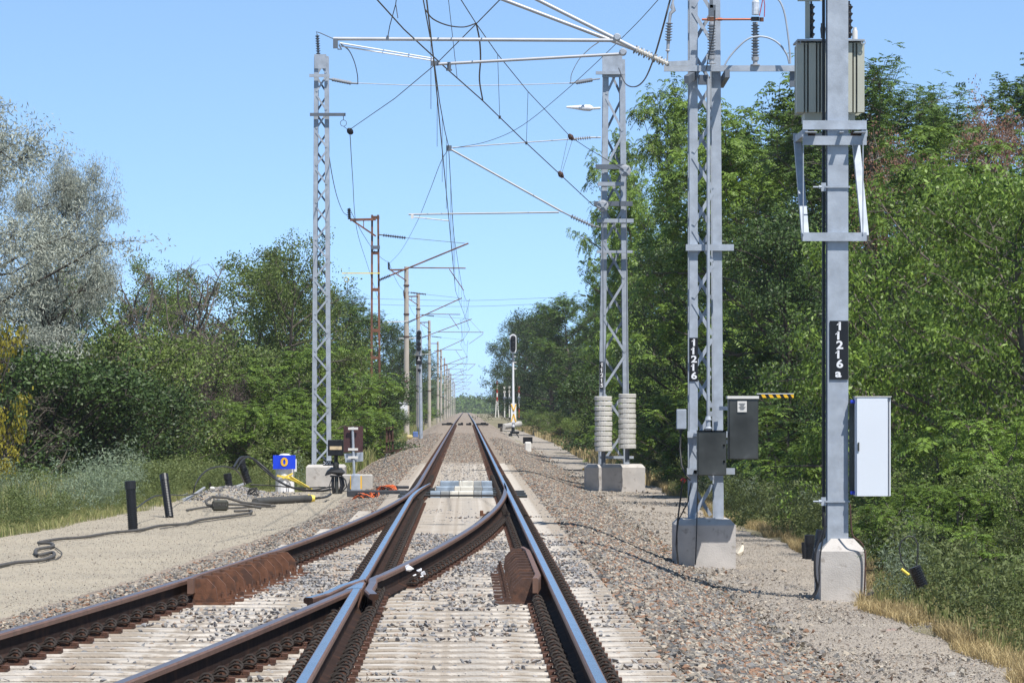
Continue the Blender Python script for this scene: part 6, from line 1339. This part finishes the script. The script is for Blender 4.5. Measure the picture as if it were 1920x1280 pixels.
# ---- weeds and grass (stuff: nobody could count them)
def grass(name, lab, pts, h, mat, seed, w_=.006, lean=.35, cat='grass', blades=1):
    r = np.random.RandomState(seed); n = len(pts); b = np.column_stack([pts, gz(pts[:, 0], pts[:, 1]) - .02]); hh = h * r.uniform(.45, 1.25, n)
    az = r.rand(n) * 6.283; d = np.stack([np.cos(az), np.sin(az), np.zeros(n)], 1) * (lean * r.rand(n) * hh)[:, None]; s = np.stack([-np.sin(az), np.cos(az), 0 * az], 1); s[:, 0] = np.where(np.abs(s[:, 0]) < .5, .7, s[:, 0]); s *= (w_ * r.uniform(.6, 1.4, n))[:, None]
    m = b + d * .35 + np.array([0, 0, 1]) * (hh * .6)[:, None]; t = b + d + np.array([0, 0, 1]) * (hh * (1 - .25 * r.rand(n)))[:, None]
    q = np.concatenate([np.stack([b - s, b + s, m + s * .8, m - s * .8], 1), np.stack([m - s * .8, m + s * .8, t + s * .15, t - s * .15], 1)]); c = np.clip(r.rand(n), 0, 1)
    o = link(name, npmesh(name, q, 4, mat, np.concatenate([c, c]))); tag(o, lab, cat, kind='stuff'); return o
def field(n, y0, y1, xin, xout, p=1.0, thr=-9, sc_=1.0, pw=1.0):
    ys_ = uni(n, y0, y1, p); t = r.rand(n) ** pw; a = np.array([0.]); xs_ = xin(ys_) + (xout(ys_) - xin(ys_)) * t; k = vnoise(xs_ * 1.3, ys_ * .6, sc_) > thr + .4 * r.rand(n); return np.stack([xs_[k], ys_[k]], 1)
r = np.random.RandomState(41)
gl = lambda y: grass_l(y) + .15 * vnoise(y * 0 + 3, y, .5); gr_ = lambda y: grass_r(y) + .2 * vnoise(y * 0 + 7, y, .5)
grass('grass', 'tangle of green and straw-coloured grass behind the sandy platform', field(110000, 40, 115, gl, lambda y: gl(y) - 5.5, 1.0, -.7, 1.2, 1.2), .13, L_GRS, 42, .004, .8)
grass('tall_grass', 'taller seed-headed grass standing in front of the thicket', field(16000, 44, 110, lambda y: gl(y) - 1.0, lambda y: gl(y) - 5, 1., 0.0), .6, L_GRS, 43, .006)
grass('dry_grass', 'tufts of pale dry grass at the edge of the dirt path', field(120000, 24, 110, gr_, lambda y: gr_(y) + 1.1, 1.5, -.25, 1.3, 1.4), .16, L_DRYG, 44, .0032, .9)
grass('grass', 'green grass between the dirt path and the bushes', field(110000, 28, 130, lambda y: gr_(y) + .15, lambda y: gr_(y) + 3.5, 1.3, -.8), .22, L_GRS, 45, .005)
grass('dry_grass', 'dry straw strip along the path beyond mast 11215', field(26000, 105, 330, lambda y: grass_r(y) - .3, lambda y: grass_r(y) + 3, 1., -.5), .35, L_DRYG, 46, .02, .5)
grass('grass', 'green verge along the far track on the side of the old masts', field(26000, 100, 330, lambda y: gl(y) * 0 - 3.2, lambda y: gl(y) * 0 - 6.5, 1.), .5, L_GRS, 47, .02, .5)
# leafy weeds merged into drifts
def drift(name, lab, pts, sizes, key, seed):
    wm, lm, H = PROT[key]; co = np.empty(len(lm.vertices) * 3, np.float32); lm.vertices.foreach_get('co', co); co = co.reshape(-1, 3); tt = np.empty(len(lm.polygons), np.float32); lm.attributes['tint'].data.foreach_get('value', tt)
    keep = min(len(tt), 420); rr = np.random.RandomState(seed); Q = []; T = []
    for (x, y), s in zip(pts, sizes):
        sel = rr.choice(len(tt), keep, replace=False); v = co.reshape(-1, 4, 3)[sel].reshape(-1, 3); a = rr.rand() * 6.283; ca, sa = math.cos(a), math.sin(a)
        v2 = np.column_stack([v[:, 0] * ca - v[:, 1] * sa, v[:, 0] * sa + v[:, 1] * ca, v[:, 2]]) * s / H + np.array([x, y, g(x, y) - .03]); Q.append(v2); T.append(np.clip(tt[sel] * .7 + .3 * rr.rand(), 0, 1))
    o = link(name, npmesh(name, np.concatenate(Q), 4, L_WEED if key == 'weed' else L_WEEDG if key == 'weedg' else L_AIL, np.concatenate(T))); tag(o, lab, 'weeds', kind='stuff')
f = field(1500, 44, 105, lambda y: gl(y) - .12, lambda y: gl(y) - 5.0, 1.); drift('weeds', 'leafy green weeds growing through the grass behind the sandy platform', f, r.uniform(.18, .5, len(f)) * (1.1 + .8 * vnoise(f[:, 0] * 2, f[:, 1] * .5, 1.)).clip(.5, 2.2), 'weed', 61)
f = field(480, 44, 100, lambda y: gl(y) - .4, lambda y: gl(y) - 4.5, 1., -.1); drift('weeds', 'grey-green wormwood-like weeds in front of the thicket', f, r.uniform(.3, .7, len(f)) * (1.1 + .9 * vnoise(f[:, 0] * 2 + 5, f[:, 1] * .5, 1.)).clip(.5, 2.3), 'weedg', 62)
f = field(900, 32, 125, lambda y: gr_(y) + .25, lambda y: gr_(y) + 3.5, 1., -.6); drift('weeds', 'leafy green weeds between the dirt path and the bushes', f, r.uniform(.3, .9, len(f)), 'weed', 63)
f = field(420, 40, 90, lambda y: gr_(y) + .3, lambda y: gr_(y) + 2.8, 1., -.2); drift('weeds', 'dusty grey-green weeds beside column 11216a', f, r.uniform(.35, .95, len(f)), 'weedg', 64)
f = field(240, 100, 330, lambda y: gl(y) * 0 - 3.9, lambda y: gl(y) * 0 - 7, 1.); drift('weeds', 'leafy weeds under the old masts', f, r.uniform(.8, 1.8, len(f)), 'weed', 65)
f = field(110, 46, 100, lambda y: gl(y) - .3, lambda y: gl(y) - 4.0, 1., -.1); drift('weeds', 'bright feathery weeds standing out of the grass behind the sandy platform', f, r.uniform(.5, 1.1, len(f)), 'bushr', 67)
f = field(120, 33, 80, lambda y: gr_(y) + .7, lambda y: gr_(y) + 2.8, 1.2, -.3); drift('weeds', 'bright feathery weeds along the dirt path by the column', f, r.uniform(.5, 1.15, len(f)), 'bushr', 68)
grass('dry_grass', 'flattened patch of pale straw at the path edge in front of the cable loop', field(38000, 29, 46, lambda y: gr_(y) - .1, lambda y: gr_(y) + 1.2, 1., .1, 2.2, 1.3), .12, L_DRYG, 69, .003, 1.1)
f = np.array([[4.35, 67.], [4.6, 69], [4.9, 66], [5.2, 68], [4.7, 64.5], [5.3, 63]]); drift('weeds', 'round leafy weed clump at the path edge between mast 11216 and the column', f, np.array([.75, .8, .8, .9, .6, .7]), 'weed', 66)
# ---- far lattice pylon and orange vehicle in the haze

# ================================================================ air
hm = bpy.data.materials.new('haze'); hm.use_nodes = True; n = hm.node_tree.nodes; n.clear()
ov = n.new('ShaderNodeOutputMaterial'); pv = n.new('ShaderNodeVolumePrincipled'); pv.inputs['Color'].default_value = (.86, .92, 1, 1); pv.inputs['Density'].default_value = .00013
hm.node_tree.links.new(pv.outputs[0], ov.inputs['Volume'])
mb = MB(); mb.box((0, 2290, 7), (1900, 4620, 23)); tag(build('haze', mb, hm), 'thin bluish heat haze over the far end of the track', 'haze', kind='stuff')
